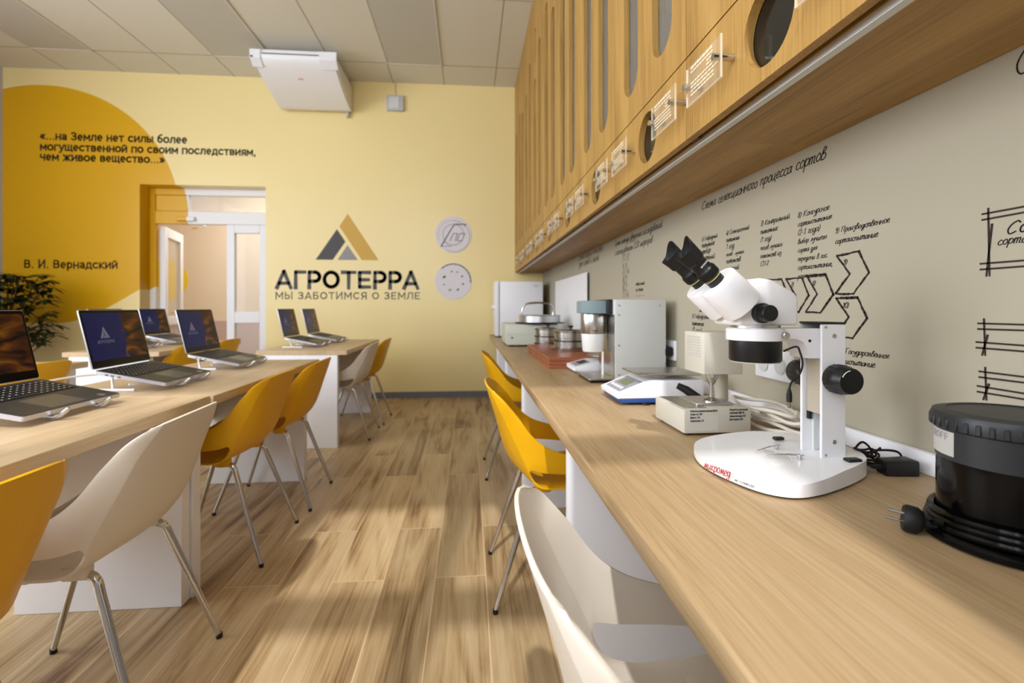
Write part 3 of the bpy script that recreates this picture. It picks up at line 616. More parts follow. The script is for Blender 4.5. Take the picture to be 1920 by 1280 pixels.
# potted plant
pt = thing('potted_plant', 'dark green bushy umbrella plant in the corner by the yellow wall', 'plant', (-4.62, 5.25, 0))
MB().lathe([(0.13, 0), (0.17, 0.30), (0.185, 0.32), (0.17, 0.33), (0.155, 0.30), (0, 0.30)], 32).build('pot', m_pot, pt)
MB().lathe([(0, 0.30), (0.155, 0.302), (0, 0.305)], 24, cap=False).build('soil', m_soil, pt)
lv = MB(); st = MB()
for k in range(230):
    a = random.uniform(0, 2*PI); rr = 0.40*math.sqrt(random.random()); z = random.uniform(0.72, 1.42)
    if z > 1.2: rr = min(rr, 0.36)
    c = Vector((rr*math.cos(a)*1.1, rr*math.sin(a)*0.9, z))
    if k % 5 == 0: st.tube([(0.03*math.cos(a), 0.03*math.sin(a), 0.3), (0.06*math.cos(a), 0.06*math.sin(a), z*0.6), c], [0.012, 0.008, 0.004], 6)
    nl = random.randint(6, 8)
    for j in range(nl):
        b_ = 2*PI*j/nl+random.random()*0.5; L = random.uniform(0.08, 0.14); droop = random.uniform(-0.07, 0.01)
        d = Vector((math.cos(b_), math.sin(b_), 0)); n = Vector((-math.sin(b_), math.cos(b_), 0))
        p = [c+d*0.012, c+d*L*0.35+n*L*0.17+Vector((0, 0, droop*0.2)), c+d*L*0.75+n*L*0.15+Vector((0, 0, droop*0.6)), c+d*L+Vector((0, 0, droop)), c+d*L*0.75-n*L*0.15+Vector((0, 0, droop*0.6)), c+d*L*0.35-n*L*0.17+Vector((0, 0, droop*0.2))]
        vs = [lv.bm.verts.new(x) for x in p]; lv.bm.faces.new((vs[0], vs[1], vs[2], vs[3])); lv.bm.faces.new((vs[0], vs[3], vs[4], vs[5]))
fo = lv.build('foliage', m_leaf, pt); fo['kind'] = 'stuff'
st.build('stem', m_stem, pt)
# ------------------------------------------------------------------ shell chairs
def smooth01(a, b, x):
    t = max(0, min(1, (x-a)/(b-a))); return t*t*(3-2*t)
def chair_shell_mesh():
    prof = catmull([(0.235, 0.432, 0), (0.215, 0.444, 0), (0.12, 0.440, 0), (0.02, 0.430, 0), (-0.06, 0.430, 0), (-0.125, 0.447, 0), (-0.175, 0.493, 0), (-0.203, 0.56, 0), (-0.224, 0.64, 0), (-0.247, 0.715, 0), (-0.268, 0.782, 0)], 8)
    # resample evenly
    d = [0]
    for a, b in zip(prof, prof[1:]): d.append(d[-1]+(b-a).length)
    NR = 34; rows = []
    for i in range(NR+1):
        s = d[-1]*i/NR; k = max(0, min(len(d)-2, next((j for j in range(len(d)-1) if d[j+1] >= s), len(d)-2)))
        f = (s-d[k])/(d[k+1]-d[k]); rows.append((prof[k].lerp(prof[k+1], f), (prof[k+1]-prof[k]).normalized(), i/NR))
    cols = [0, 0.14, 0.28, 0.42, 0.54, 'a', 'm', 'b', 0.93, 1.0]
    bm = bmesh.new(); grid = []
    for p, tg, t in rows:
        nrm = Vector((-tg.y, tg.x, 0))            # in the profile plane: forward/up side
        if nrm.y < 0 and abs(tg.x) > abs(tg.y): nrm = -nrm
        nrm = Vector((tg.y, -tg.x, 0)); 
        if nrm.y < -0.2 or (abs(nrm.y) <= 0.2 and nrm.x < 0): nrm = -nrm
        up3 = Vector((nrm.x, 0, nrm.y))
        bk = smooth01(0.42, 0.62, t)
        ek = [(0, .222, .450), (.14, .13, .512), (.27, .035, .55), (.41, -.050, .578), (.54, -.110, .622), (.69, -.160, .688), (.85, -.208, .742), (1.0, -.240, .770)]
        ki = max(i for i in range(len(ek)-1) if ek[i][0] <= t+1e-9); u_ = (t-ek[ki][0])/(ek[ki+1][0]-ek[ki][0])
        g4 = [ek[max(0, min(len(ek)-1, ki+q))] for q in (-1, 0, 1, 2)]
        E_ = [0.5*(2*g4[1][c]+(g4[2][c]-g4[0][c])*u_+(2*g4[0][c]-5*g4[1][c]+4*g4[2][c]-g4[3][c])*u_**2+(3*g4[1][c]-g4[0][c]-3*g4[2][c]+g4[3][c])*u_**3) for c in (1, 2)]
        w = 0.205+0.03*smooth01(0, 0.25, t)-0.012*smooth01(0.55, 0.8, t)-0.028*smooth01(0.8, 0.97, t)
        top = max(0, (t-0.87)/0.13)
        w *= 1-0.13*top**2
        w *= (1-0.10*max(0, (0.06-t)/0.06)**2)
        # side rise
        Ls = 0.03+0.095*smooth01(0.0, 0.22, t)
        Lb = 0.135-0.035*smooth01(0.5, 0.75, t)-0.045*smooth01(0.75, 1, t)
        # opening between seat and arm
        tau = (t-0.285)/0.225; h = math.sqrt(max(0.0, 1-abs(tau)**2.6)) if abs(tau) < 1 else 0.0
        hh = max(0.05, h); cs = 0.715
        cval = {'a': cs-0.105*hh, 'm': cs, 'b': cs+0.105*hh}
        row = []
        full = [(-1, c) for c in cols[::-1][:-1]]+[(1, c) for c in cols]
        for sg, c in full:
            s = cval.get(c, c)
            y_seat = w*(s/0.62)*0.90 if s < 0.62 else w*(0.90+0.10*math.sin(min(1, (s-0.62)/0.38)*PI/2))
            g_seat = 0.02*s*s if s < 0.62 else 0.008+0.992*((s-0.62)/0.38)**1.25
            y_back = w*math.sin(s*PI/2*0.93)/math.sin(PI/2*0.93)
            g_back = s**2.1
            y = y_seat*(1-bk)+y_back*bk; g_ = g_seat*(1-bk)+g_back*bk
            co = Vector((p.x+(E_[0]-p.x)*g_, sg*y, p.y+(E_[1]-p.y)*g_))
            row.append((bm.verts.new(co), h))
        grid.append(row)
    nc = len(grid[0])
    names = [c for c in cols[::-1][:-1]]+cols
    for i in range(NR):
        for j in range(nc-1):
            ca, cb = names[j], names[j+1]
            pair = {ca, cb}
            if pair <= {'a', 'm', 'b'} and grid[i][j][1] > 0.0 and grid[i+1][j][1] > 0.0: continue
            bm.faces.new((grid[i][j][0], grid[i][j+1][0], grid[i+1][j+1][0], grid[i+1][j][0]))
    loose = [v for v in bm.verts if not v.link_faces]
    bmesh.ops.delete(bm, geom=loose, context='VERTS')
    bmesh.ops.recalc_face_normals(bm, faces=bm.faces)
    me = bpy.data.meshes.new('shell'); bm.to_mesh(me); bm.free(); return me
shell_me = chair_shell_mesh()
def bake(me, thick, lev=1):
    o = bpy.data.objects.new('tmp', me); C.objects.link(o)
    md = o.modifiers.new('s', 'SUBSURF'); md.levels = lev; md.render_levels = lev
    md = o.modifiers.new('t', 'SOLIDIFY'); md.thickness = thick; md.offset = 0; md.use_even_offset = True
    md = o.modifiers.new('b', 'BEVEL'); md.width = thick*0.35; md.segments = 2; md.limit_method = 'ANGLE'; md.angle_limit = math.radians(60)
    dg = bpy.context.evaluated_depsgraph_get(); dg.update()
    r = bpy.data.meshes.new_from_object(o.evaluated_get(dg)); bpy.data.objects.remove(o); return r
shell_me = bake(shell_me, 0.0065, 1)
def make_chair(m, label, loc, rz, group):
    t = thing('shell_chair', label, 'chair', loc, rz, group)
    link('shell', shell_me.copy(), m, t, smooth=50)
    for sx in (1, -1):
        for sy in (1, -1):
            pts = catmull([(0.045*sx, 0.15*sy, 0.408), (0.085*sx, 0.15*sy, 0.409), (0.106*sx, 0.153*sy, 0.396), (0.117*sx, 0.157*sy, 0.365)], 4)+[Vector((0.238*sx, 0.207*sy, 0.012))]
            n = len(pts)
            leg = MB().tube(pts, [0.0115]*(n-1)+[0.0085], 14).build('leg', m_chrome, t)
            MB().lathe([(0.0095, 0), (0.0098, 0.008), (0.0092, 0.016), (0.0, 0.016)], 14, T(0.239*sx, 0.2075*sy, 0)).build('foot_cap', m_black, leg)
            MB().box((-0.038, -0.017, -0.015), (0.022, 0.017, 0.022), 0.008, 2, T(0.07*sx, 0.15*sy, 0.416) @ R(0 if sx > 0 else PI, 'Z')).build('leg_socket', m, leg)
    return t
yc = make_chair(m_yellow, 'yellow shell chair at the end of the left desk row, nearest the viewer', (-1.035, 0.86, 0), PI, 'yellow chairs')
bc = make_chair(m_beige, 'beige shell chair between two yellow chairs at the near left desk', (-1.035, 1.44, 0), PI+0.06, 'beige chairs')
for src, loc, rz, lab in (
    (yc, (-1.095, 2.305, 0), PI, 'yellow shell chair next beyond the near beige chair at the left desks'),
    (yc, (-1.078, 2.855, 0), PI+0.02, 'second yellow shell chair beyond the beige one, by the end of the left desk'),
    (bc, (-1.045, 4.235, 0), PI, 'beige shell chair at the far desk below the wall logo'),
    (yc, (-1.02, 4.755, 0), PI, 'yellow shell chair at the far desk, closest to the yellow wall'),
    (yc, (0.33, 1.915, 0), 0, 'yellow shell chair under the oak counter, nearer of the two yellow ones'),
    (yc, (0.345, 3.24, 0), 0, 'yellow shell chair under the oak counter, farther toward the back wall'),
    (bc, (0.335, 0.645, 0), 0, 'beige shell chair under the oak counter in the foreground'),
    (yc, (-2.49, 2.80, 0), PI, 'yellow shell chair in the far left row, behind the big open laptop'),
    (yc, (-2.49, 4.20, 0), PI, 'yellow shell chair in the far left row, behind the third laptop stand'),
    (yc, (-2.46, 4.78, 0), PI, 'yellow shell chair in the far left row, in front of the glazed door')):
    dup(src, loc, rz, lab)
# ------------------------------------------------------------------ desks
def make_desk(label, x1, ya, yb, leg0=0.0, leg1=0.0, w=0.67):
    t = thing('desk', label, 'desk', (x1-w/2, (ya+yb)/2, 0), 0, 'oak topped desks')
    hy = (yb-ya)/2; hx = w/2
    MB().box((-hx, -hy, 0.709), (hx, hy, 0.745), 0.002, 1).build('tabletop', m_desk, t)
    MB().box((-hx+0.045, -hy+leg0, 0), (hx-0.07, -hy+leg0+0.05, 0.709), 0.002, 1).build('leg', m_white, t)
    MB().box((-hx+0.045, hy-leg1-0.05, 0), (hx-0.07, hy-leg1, 0.709), 0.002, 1).build('leg', m_white, t)
    MB().box((-hx+0.05, -hy+leg0+0.05, 0.40), (-hx+0.068, hy-leg1-0.05, 0.709)).build('back_panel', m_white, t, smooth=0)
    return t
make_desk('oak topped white desk nearest the viewer on the left', -0.955, 0.60, 1.893)
make_desk('oak topped white desk carrying two open laptops, middle of left row', -0.945, 1.897, 3.185, 0, 0.02)
make_desk('oak topped white desk under the wall logo with two laptops', -0.934, 3.83, 5.16, 0, 0.03)
make_desk('oak topped white desk of the far left row, nearer one', -2.31, 1.897, 3.185)
make_desk('oak topped white desk of the far left row before the glazed door', -2.29, 3.83, 5.13)
# ------------------------------------------------------------------ laptops on stands
def make_laptop(label, loc, scr=None, rz=0.0):
    """faces +x, hinge at origin height"""
    t = thing('laptop', label, 'laptop', loc, rz, 'open laptops on stands')
    a = math.radians(11.5); Mb = R(a, 'Y')       # base tilts down toward +x
    wd, dp = 0.185, 0.26
    base = MB().prism(rrect(0.0, -wd, dp, wd, 0.008, 3), -0.013, 0.0, Mb).build('base', m_laptop_side, t)
    MB().prism(rrect(0.002, -wd+0.002, dp-0.002, wd-0.002, 0.008, 3), 0.0, 0.0012, Mb).build('deck', m_lap, base)
    MB().prism(rrect(0.025, -wd+0.02, 0.135, wd-0.02, 0.004, 2), 0.0012, 0.0016, Mb).build('keyboard_well', m_key, base)
    kb = MB(); kl = MB()
    for r in range(6):
        nn = 15
        for c in range(nn):
            x0 = 0.028+r*0.0176; y0 = -wd+0.024+c*(2*wd-0.048)/nn; y1 = y0+(2*wd-0.048)/nn-0.003
            if r == 5 and 4 <= c <= 8:
                if c != 4: continue
                y1 = y0+(2*wd-0.048)/nn*5-0.003
            kb.box((x0, y0, 0.0016), (x0+0.0145, y1, 0.0034), M=Mb)
            kl.box((x0+0.004, y0+0.004, 0.0034), (x0+0.008, y0+0.008, 0.0036), M=Mb)
    k_ = kb.build('keyboard', m_key, base, smooth=0); 
    kl.build('key_legend', m_keylegend, base, smooth=0)
    MB().prism(rrect(0.150, -0.075, 0.245, 0.055, 0.004, 2), 0.0012, 0.0015, Mb).build('touchpad', mat_pad, base, smooth=0)
    MB().prism(rrect(0.225, 0.12, 0.245, 0.14, 0.002, 2), 0.0012, 0.0015, Mb).build('sticker', m_alu, base, smooth=0)
    pb = MB()
    for x in (0.04, 0.06, 0.085): pb.box((x, -wd-0.0006, -0.010), (x+0.012, -wd, -0.006), M=Mb)
    pb.build('port', m_black, base, smooth=0)
    Ms = T(-0.004, 0, 0.004) @ R(-math.radians(13), 'Y')
    lid = MB().prism(rrect(-wd, 0.0, wd, 0.235, 0.008, 3), -0.005, 0.0, Ms @ frame((0, 0, 0), (0, 1, 0), (0, 0, 1))).build('lid', m_laptop_side, t)
    MB().prism(rrect(-wd+0.002, 0.002, wd-0.002, 0.233, 0.007, 3), 0.0, 0.0012, Ms @ frame((0, 0, 0), (0, 1, 0), (0, 0, 1))).build('bezel', m_gloss_black, lid, smooth=0)
    sc = MB().prism([(-wd+0.01, 0.03), (wd-0.01, 0.03), (wd-0.01, 0.222), (-wd+0.01, 0.222)], 0.0012, 0.0016, Ms @ frame((0, 0, 0), (0, 1, 0), (0, 0, 1))).build('display', scr or m_screen, lid, smooth=0)
    F = Ms @ frame((0.0017, 0, 0), (0, 1, 0), (0, 0, 1))
    lm = MB()
    for poly in ([(-0.075, 0.165), (-0.048, 0.118), (-0.064, 0.118), (-0.083, 0.151)], [(-0.085, 0.148), (-0.103, 0.118), (-0.088, 0.118), (-0.078, 0.135)], [(-0.076, 0.132), (-0.084, 0.118), (-0.067, 0.118)]):
        lm.prism(poly, 0, 0.0003, F)
    if scr is None:
        lm.build('logo_mark', m_screen_logo, lid, smooth=0)
        put_text('logo_lettering', 'АГРОТЕРРА', m_screen_logo, F @ T(-0.125, 0.097, 0), lid, width=0.10, height=0.013, thick=0.0003)
    return t
def make_stand(label, loc, rz=0.0):
    t = thing('laptop_stand', label, 'laptop stand', loc, rz, 'folding laptop stands')
    a = math.radians(11.5); Mb = R(a, 'Y')
    for s in (-1, 1):
        MB().tube([Mb @ Vector(p) for p in ((0.01, 0.10*s, -0.022), (0.262, 0.085*s, -0.022))], 0.0055, 8).build('rail', m_white, t)
        MB().tube([Mb @ Vector(p) for p in ((0.245, 0.086*s, -0.022), (0.263, 0.085*s, -0.022), (0.279, 0.084*s, -0.013), (0.290, 0.083*s, 0.004), (0.296, 0.083*s, 0.012))], [0.006, 0.007, 0.007, 0.008, 0.0045], 10).build('hook', m_alu, t)
        MB().tube([Mb @ Vector((0.015, 0.10*s, -0.024)), (0.05, 0.16*s, -0.079)], 0.005, 8).build('leg', m_white, t)
        MB().tube([Mb @ Vector((0.17, 0.09*s, -0.024)), (0.10, 0.15*s, -0.06)], 0.0045, 8).build('strut', m_white, t)
        MB().tube([(-0.03, 0.15*s, -0.079), (0.10, 0.165*s, -0.079), (0.13, 0.165*s, -0.079)], 0.005, 8).build('foot_bar', m_white, t)
    MB().tube([Mb @ Vector((0.08, -0.098, -0.024)), Mb @ Vector((0.08, 0.098, -0.024))], 0.004, 8).build('cross_bar', m_white, t)
    return t
mat_pad = mat('touchpad', (104, 102, 96), 0.35, 0.6)
ZH_ = 0.829
specs = [((-1.445, 1.60, ZH_), 'open dark laptop cut off at the left, showing an orange flower screen', m_screen0, 0.0, 'white folding stand under the leftmost laptop'),
         ((-1.44, 2.185, ZH_), 'open laptop with navy screen and large logo, middle of the left desk', None, 0.05, 'white folding stand under the laptop in the middle of the left desk'),
         ((-1.455, 2.84, ZH_), 'open laptop with dim logo screen at the far end of the middle desk', None, 0.03, 'white folding stand under the laptop at the far end of the middle desk'),
         ((-1.49, 4.28, ZH_), 'open laptop on the desk below the logo, nearer of its two', None, 0.0, 'white folding stand under the nearer laptop below the logo'),
         ((-1.47, 4.80, ZH_), 'open laptop on the desk below the logo, closer to the wall', None, 0.0, 'white folding stand under the laptop closest to the wall logo'),
         ((-2.80, 4.11, ZH_), 'open laptop of the far left row, mostly hidden behind the navy screen', None, 0.0, 'white folding stand in the far left row behind the navy screen'),
         ((-2.80, 4.68, ZH_), 'open laptop of the far left row beside the door recess', None, 0.0, 'white folding stand under the laptop beside the door recess')]
lap = sta = lap0 = None
for i, (loc, lab, scr, rz, sl) in enumerate(specs):
    if scr: make_laptop(lab, loc, scr, rz)
    elif lap is None: lap = make_laptop(lab, loc, None, rz)
    else: dup(lap, loc, rz, lab)
    if sta is None: sta = make_stand(sl, loc, rz)
    else: dup(sta, loc, rz, sl)
tag(MB().tube(catmull([(-1.50, 2.13, 0.80), (-1.545, 2.06, 0.80), (-1.60, 2.0, 0.79), (-1.63, 1.97, 0.775), (-1.62, 1.95, 0.752), (-1.58, 1.9, 0.75), (-1.5, 1.82, 0.75)], 6), 0.004, 8).build('charging_cable', m_cable_w), 'white charging cable behind the navy screened laptop', 'cable')
# ------------------------------------------------------------------ counter along the right wall
ct = thing('counter', 'long light oak counter along the right wall on white pedestals', 'counter', (0.565, 2.8, 0))
def L3(o, p): return (p[0]-o.location.x, p[1]-o.location.y, p[2]-o.location.z)
def boxin(par, name, lo, hi, m, bev=0.002, seg=2, smooth=40):
    return MB().box(L3(par, lo), L3(par, hi), bev, seg).build(name, m, par, smooth)
boxin(ct, 'worktop', (0.242, YR+0.01, 0.714), (0.888, YB-0.005, 0.75), m_counter, 0.005, 3)
boxin(ct, 'back_strip', (0.872, YR+0.01, 0.75), (0.888, YB-0.005, 0.792), m_white, 0.003)
for y in (1.37, 2.585, 3.80, 5.0, 0.12):
    MB().prism(rrect(0.28-0.565, y-2.8, 0.888-0.565, y+0.05-2.8, 0.02, 5), 0, 0.714).build('leg', m_white, ct)
# ------------------------------------------------------------------ wall cabinets
CX = 0.55; PER = 0.615
plate_src = None
def sign_plate(par, yc, zc):
    ox = par.location
    x1, x0 = CX-0.030-ox.x, CX-0.034-ox.x
    y, z = yc-ox.y, zc-ox.z
    p = MB().box((x0, y-0.079, z-0.045), (x1, y+0.079, z+0.045)).build('sign_plate', m_acryl, par, smooth=0)
    e = MB()
    for lo, hi in (((y-0.079, z-0.0465), (y+0.079, z-0.0445)), ((y-0.080, z-0.045), (y-0.0785, z+0.045)), ((y+0.0785, z-0.045), (y+0.080, z+0.045))):
        e.box((x0, lo[0], lo[1]), (x1, hi[0], hi[1]))
    e.build('plate_edge', m_acryl_edge, p, smooth=0)
    for s in (-1, 1):
        MB().tube([(x0-0.012, y+s*0.070, z), (CX-ox.x, y+s*0.070, z)], 0.0075, 12).build('standoff', m_chrome, p)
    tx = MB()
    rnd = random.Random(int(yc*100))
    for k in range(8):
        u = y+0.055; zz = z+0.034-k*0.0088
        if k == 2 or k == 3: u = y-0.02
        while u > y-0.058 + (0.02*rnd.random()):
            L = rnd.uniform(0.006, 0.016); tx.box((x0-0.0004, u-L, zz), (x0, u, zz+0.0038 if k else zz+0.006)); u -= L+0.003
    tx.build('engraved_text', m_engrave, p, smooth=0)
ords = ['ninth', 'eighth', 'seventh', 'sixth', 'fifth', 'fourth', 'third', 'second', 'first', 'tenth']
ys = [1.198+PER*k for k in range(-2, 8)]
tops = [(3.10, 3.32), (3.25, 3.05), (3.15, 3.30), (3.02, 3.22), (3.28, 3.12), (3.06, 3.26), (3.20, 3.0), (3.30, 3.14), (3.1, 3.2), (3.2, 3.1)]
for i, y0 in enumerate(ys):
    y1 = min(y0+PER, YB-0.002)
    wd = y1-y0
    name = {0: 'nearest the viewer, mostly cut off', 1: 'second from the viewer', 2: 'third from the viewer', 3: 'fourth from the viewer', 4: 'fifth from the viewer', 5: 'sixth from the viewer', 6: 'fourth from the yellow wall', 7: 'third from the yellow wall', 8: 'second from the yellow wall', 9: 'narrow, against the yellow wall'}[i]
    cb = thing('wall_cabinet', 'tall oak wall cabinet with pill shaped slots, ' + name, 'cabinet', (CX, y0, 1.497), 0, 'oak wall cabinets')
    g = 0.0015
    b = MB(); D0, D1 = 0.02, XW-0.002-CX; ht = ZC-0.003-1.497
    b.box((D0, 0.0, 0.0), (D1, 0.016, ht)); b.box((D0, wd-0.016, 0.0), (D1, wd, ht)); b.box((D1-0.012, 0.016, 0), (D1, wd-0.016, ht))
    b.box((D0, 0.016, 0.20), (D1-0.012, wd-0.016, 0.218)); b.box((D0, 0.016, ht-0.016), (D1-0.012, wd-0.016, ht))
    b.build('carcass', m_carcass, cb, smooth=0)
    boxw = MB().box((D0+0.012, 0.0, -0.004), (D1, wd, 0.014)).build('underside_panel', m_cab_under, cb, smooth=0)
    FD = frame((0.010, 0, 0), (0, -1, 0), (0, 0, 1))   # u -> -y, v -> z, normal -x
    # lower flap with a round window
    holes = [circle(-0.277, 0.102, 0.077)] if wd > 0.5 else []
    me = panel_with_holes(rr_(-wd+g, -g, 0.0, 0.205), holes, 0.02); me.transform(FD)
    fl = link('flap_door', me, m_cab, cb, smooth=50)
    if holes: MB().box((0.021, 0.19, 0.02), (0.025, 0.365, 0.185)).build('round_pane', m_blackglass, fl, smooth=0)
    # tall door with slots
    hs = []
    slots = [(0.162, 0.30, tops[i][0]-1.497), (0.432, 0.30, tops[i][1]-1.497)] if wd > 0.5 else [(0.17, 0.30, 1.6)]
    for c, a, z in slots:
        hs.append(pill(-c, a, z, 0.072))
        if z+0.12 < 1.72: hs.append(pill(-c+0.02, z+0.13, min(2.19, z+0.42), 0.05))
    me = panel_with_holes(rr_(-wd+g, -g, 0.209, ht), hs, 0.02); me.transform(FD)
    dr = link('tall_door', me, m_cab, cb, smooth=50)
    MB().box((0.021, 0.03, 0.25), (0.0245, wd-0.03, ht-0.03)).build('glass_pane', m_glass, dr, smooth=0)
    if wd > 0.5:
        sign_plate(cb, y0+0.072 if i != 2 else 1.27, 1.592); sign_plate(cb, y0+0.462, 1.592)
    if i in (0, 1, 2, 3):
        st = MB(); rnd = random.Random(i)
        for k in range(46):
            y = rnd.uniform(0.06, wd-0.06); h = rnd.uniform(0.5, 1.2); x = rnd.uniform(0.06, 0.2)
            st.tube([(x, y, 0), (x+rnd.uniform(-0.03, 0.03), y+rnd.uniform(-0.05, 0.05), h*0.6), (x+rnd.uniform(-0.04, 0.04), y+rnd.uniform(-0.1, 0.1), h)], [0.003, 0.0025, 0.006], 4)
        o = st.build('dried_plant_sheaf', m_straw, None, loc=(CX, y0, 1.715)); tag(o, 'sheaf of dried straw behind the glass slots of the cabinet ' + name, 'dried plants'); o['kind'] = 'stuff'
ls = thing('strip_light', 'grey aluminium strip light under the front edge of the oak cabinets', 'strip light', (0.59, 2.8, 1.497))
MB().box((-0.012, -2.9, -0.012), (0.010, 3.09, -0.004), 0.001, 1).build('channel', m_alu, ls)
MB().box((-0.009, -2.9, -0.0135), (0.007, 3.09, -0.012)).build('diffuser', m_lgrey, ls, smooth=0)
# ------------------------------------------------------------------ handwriting on the right wall
def on_right(y, z, h=0.001): return frame((XW-h, y, z), (0, -1, 0), (0, 0, 1))
def note(lines, y, z, w, step, m=None, lab=None, pen=None):
    mb = MB()
    for k, (s_, ww) in enumerate(lines):
        if s_: handwriting(s_, ww, y, z-step*k, pen or max(0.0010, min(0.0024, ww/len(s_)*0.13)), lambda u, v, h: (XW-0.0004-h, u, v), mb, k+int(y*50))
    o = mb.build('handwritten_note', m or m_ink2, wr, smooth=0)
    if lab: o['label'] = lab
    return o
note([('Схема селекционного процесса сортов', 0.655)], 1.805, 1.445, 0, 0.05)
note([('8) Конкурсное', 0.117), ('сортоиспытание', 0.125), ('(2-3 года)', 0.085), ('выбор лучшего', 0.108), ('сорта для', 0.075), ('передачи в гос.', 0.112), ('сортоиспытание,', 0.128), ('размножение', 0.10)], 1.254, 1.314, 0, 0.0235)
note([('9) Производственное', 0.155), ('сортоиспытание', 0.125)], 1.118, 1.252, 0, 0.026)
note([('7) Контрольный', 0.138), ('питомник', 0.085), ('(1 год)', 0.055), ('посев лучших', 0.105), ('потомств из', 0.10), ('СП-2', 0.04)], 1.425, 1.320, 0, 0.0245)
note([('6) Селекционный', 0.14), ('питомник', 0.085), ('1 год', 0.05), ('посев - лучших', 0.11), ('потомств', 0.09), ('растений', 0.08)], 1.625, 1.322, 0, 0.0245)
note([('5) Гибридный', 0.12), ('питомник', 0.10), ('отбор', 0.07), ('растений', 0.10)], 1.805, 1.325, 0, 0.0245)
note([('Схема метода двуручных исследований', 0.74), ('с использованием ISSR-маркеров', 0.62)], 2.93, 1.445, 0, 0.055, pen=0.0022)
note([('Схема оценки качества', 0.72), ('зерна сортов и линий', 0.62)], 3.92, 1.455, 0, 0.055, pen=0.0022)
note([('F1 F2', 0.12), ('х х', 0.08), ('F3 F4', 0.12), ('ВС1', 0.08), ('ВС2', 0.08), ('F5 F6', 0.11)], 2.78, 1.34, 0, 0.042, pen=0.0016)
note([('отбор линий', 0.13), ('по генам', 0.11), ('----------', 0.12)], 2.55, 1.19, 0, 0.032, pen=0.0016)
note([('Государственное', 0.122), ('испытание', 0.085)], 1.086, 0.962, 0, 0.024)
note([('1) Гибридизация', 0.15), ('питомник', 0.10), ('(1 год)', 0.08), ('F1', 0.03), ('F2', 0.03), ('F3', 0.03), ('F4', 0.03), ('F5', 0.03)], 1.886, 1.03, 0, 0.029)
note([('Сорт', 0.06)], 0.737, 1.193, 0, 0.02); note([('сортоиспытание', 0.13)], 0.751, 1.176, 0, 0.02); note([('Схема', 0.18)], 0.728, 1.447, 0, 0.05)
def plr(u, v, h): return (XW-0.0004-h, u, v)
def chevron(y, z, num, w=0.0075):
    pts = [(0, 0), (-0.066, 0.001), (-0.093, -0.048), (-0.052, -0.093), (0.004, -0.093), (-0.038, -0.047), (0, 0)]
    b = MB(); rnd = random.Random(num)
    P = [(y+a+rnd.uniform(-0.002, 0.002), z+c+rnd.uniform(-0.002, 0.002)) for a, c in pts[:-1]]; P.append(P[0])
    for a, c in zip(P, P[1:]):
        n = 4
        q = [(a[0]+(c[0]-a[0])*k/n+rnd.uniform(-0.0008, 0.0008), a[1]+(c[1]-a[1])*k/n+rnd.uniform(-0.0008, 0.0008)) for k in range(n+1)]
        for s_, e_ in zip(q, q[1:]): b.ribbon([s_, e_], rnd.uniform(w*0.5, w*0.95) , plr)
    b.build('arrow_drawing', m_ink, wr, smooth=0)
    nb = MB(); handwriting('%d)' % num, 0.012 if num < 10 else 0.019, y-0.02, z-0.024, 0.0012, plr, nb, num); nb.build('arrow_number', m_ink2, wr, smooth=0)
for k in range(1, 9): chevron(1.218+(8-k)*0.0855, 1.152, k)
chevron(1.112, 1.197, 9); chevron(1.114, 1.094, 10)
def sketch_box(y, z0, z1, ov=0.01):
    b = MB()
    for dz in (0, -0.010): b.ribbon([(y+ov, z1+dz), (y-0.35, z1+dz*0.6)], 0.003, plr); b.ribbon([(y+ov+0.003, z0-dz), (y-0.35, z0-dz*0.7)], 0.003, plr)
    b.ribbon([(y, z1+0.008), (y-0.002, z0-0.012)], 0.003, plr); b.ribbon([(y-0.006, z1-0.02), (y+0.003, z0-0.012)], 0.0035, plr)
    b.build('box_drawing', m_ink, wr, smooth=0)
sketch_box(0.765, 1.137, 1.233); sketch_box(0.772, 1.0, 1.043); sketch_box(0.77, 0.923, 0.959)
# wall socket
def socket(label, y, z):
    t = thing('wall_socket', label, 'socket', (XW, y, z))
    MB().box((-0.012, -0.085, -0.043), (0, 0.085, 0.043), 0.004).build('plate', m_white, t)
    for s in (-1, 1):
        MB().lathe([(0.0, -0.002), (0.022, -0.002), (0.024, 0.001), (0.024, 0.003), (0.0, 0.003)], 24, T(-0.013, s*0.04, 0) @ R(-PI/2, 'Y')).build('outlet', m_lgrey, t)
    return t
socket('white double wall socket behind the microscope', 1.35, 0.905)
socket('white double wall socket behind the tall grey mixer box', 2.11, 0.885)
# ------------------------------------------------------------------ things on the counter
ZT = 0.75
# drying oven
ov = thing('drying_oven', 'white cube drying oven at the far end of the counter', 'oven', (0.565, 5.55, ZT))
MB().box((-0.235, -0.25, 0.012), (0.24, 0.25, 0.61), 0.01).build('body', m_white, ov)
MB().box((-0.285, -0.25, 0.012), (-0.241, 0.25, 0.61), 0.008).build('door', m_white, ov)
MB().lathe([(0, 0.0), (0.022, 0.0), (0.026, 0.02), (0.02, 0.035), (0, 0.037)], 20, T(-0.285, -0.20, 0.325) @ R(-PI/2, 'Y')).build('knob', m_cup, ov)
for x in (-0.2, 0.2):
    for y in (-0.2, 0.2): MB().lathe([(0.02, 0), (0.02, 0.014)], 12, T(x, y, 0)).build('foot', m_black, ov)
put_text('label_text', 'ШС', m_panel, T(0.14, -0.2505, 0.55) @ frame((0, 0, 0), (1, 0, 0), (0, 0, 1)), ov, width=0.05)
# white board leaning on the wall
tag(MB().box((0.864, 3.55, ZT), (0.871, 4.87, 1.335), 0.002, 1).build('splash_panel', m_white), 'flat white panel against the wall behind the sieves', 'panel')
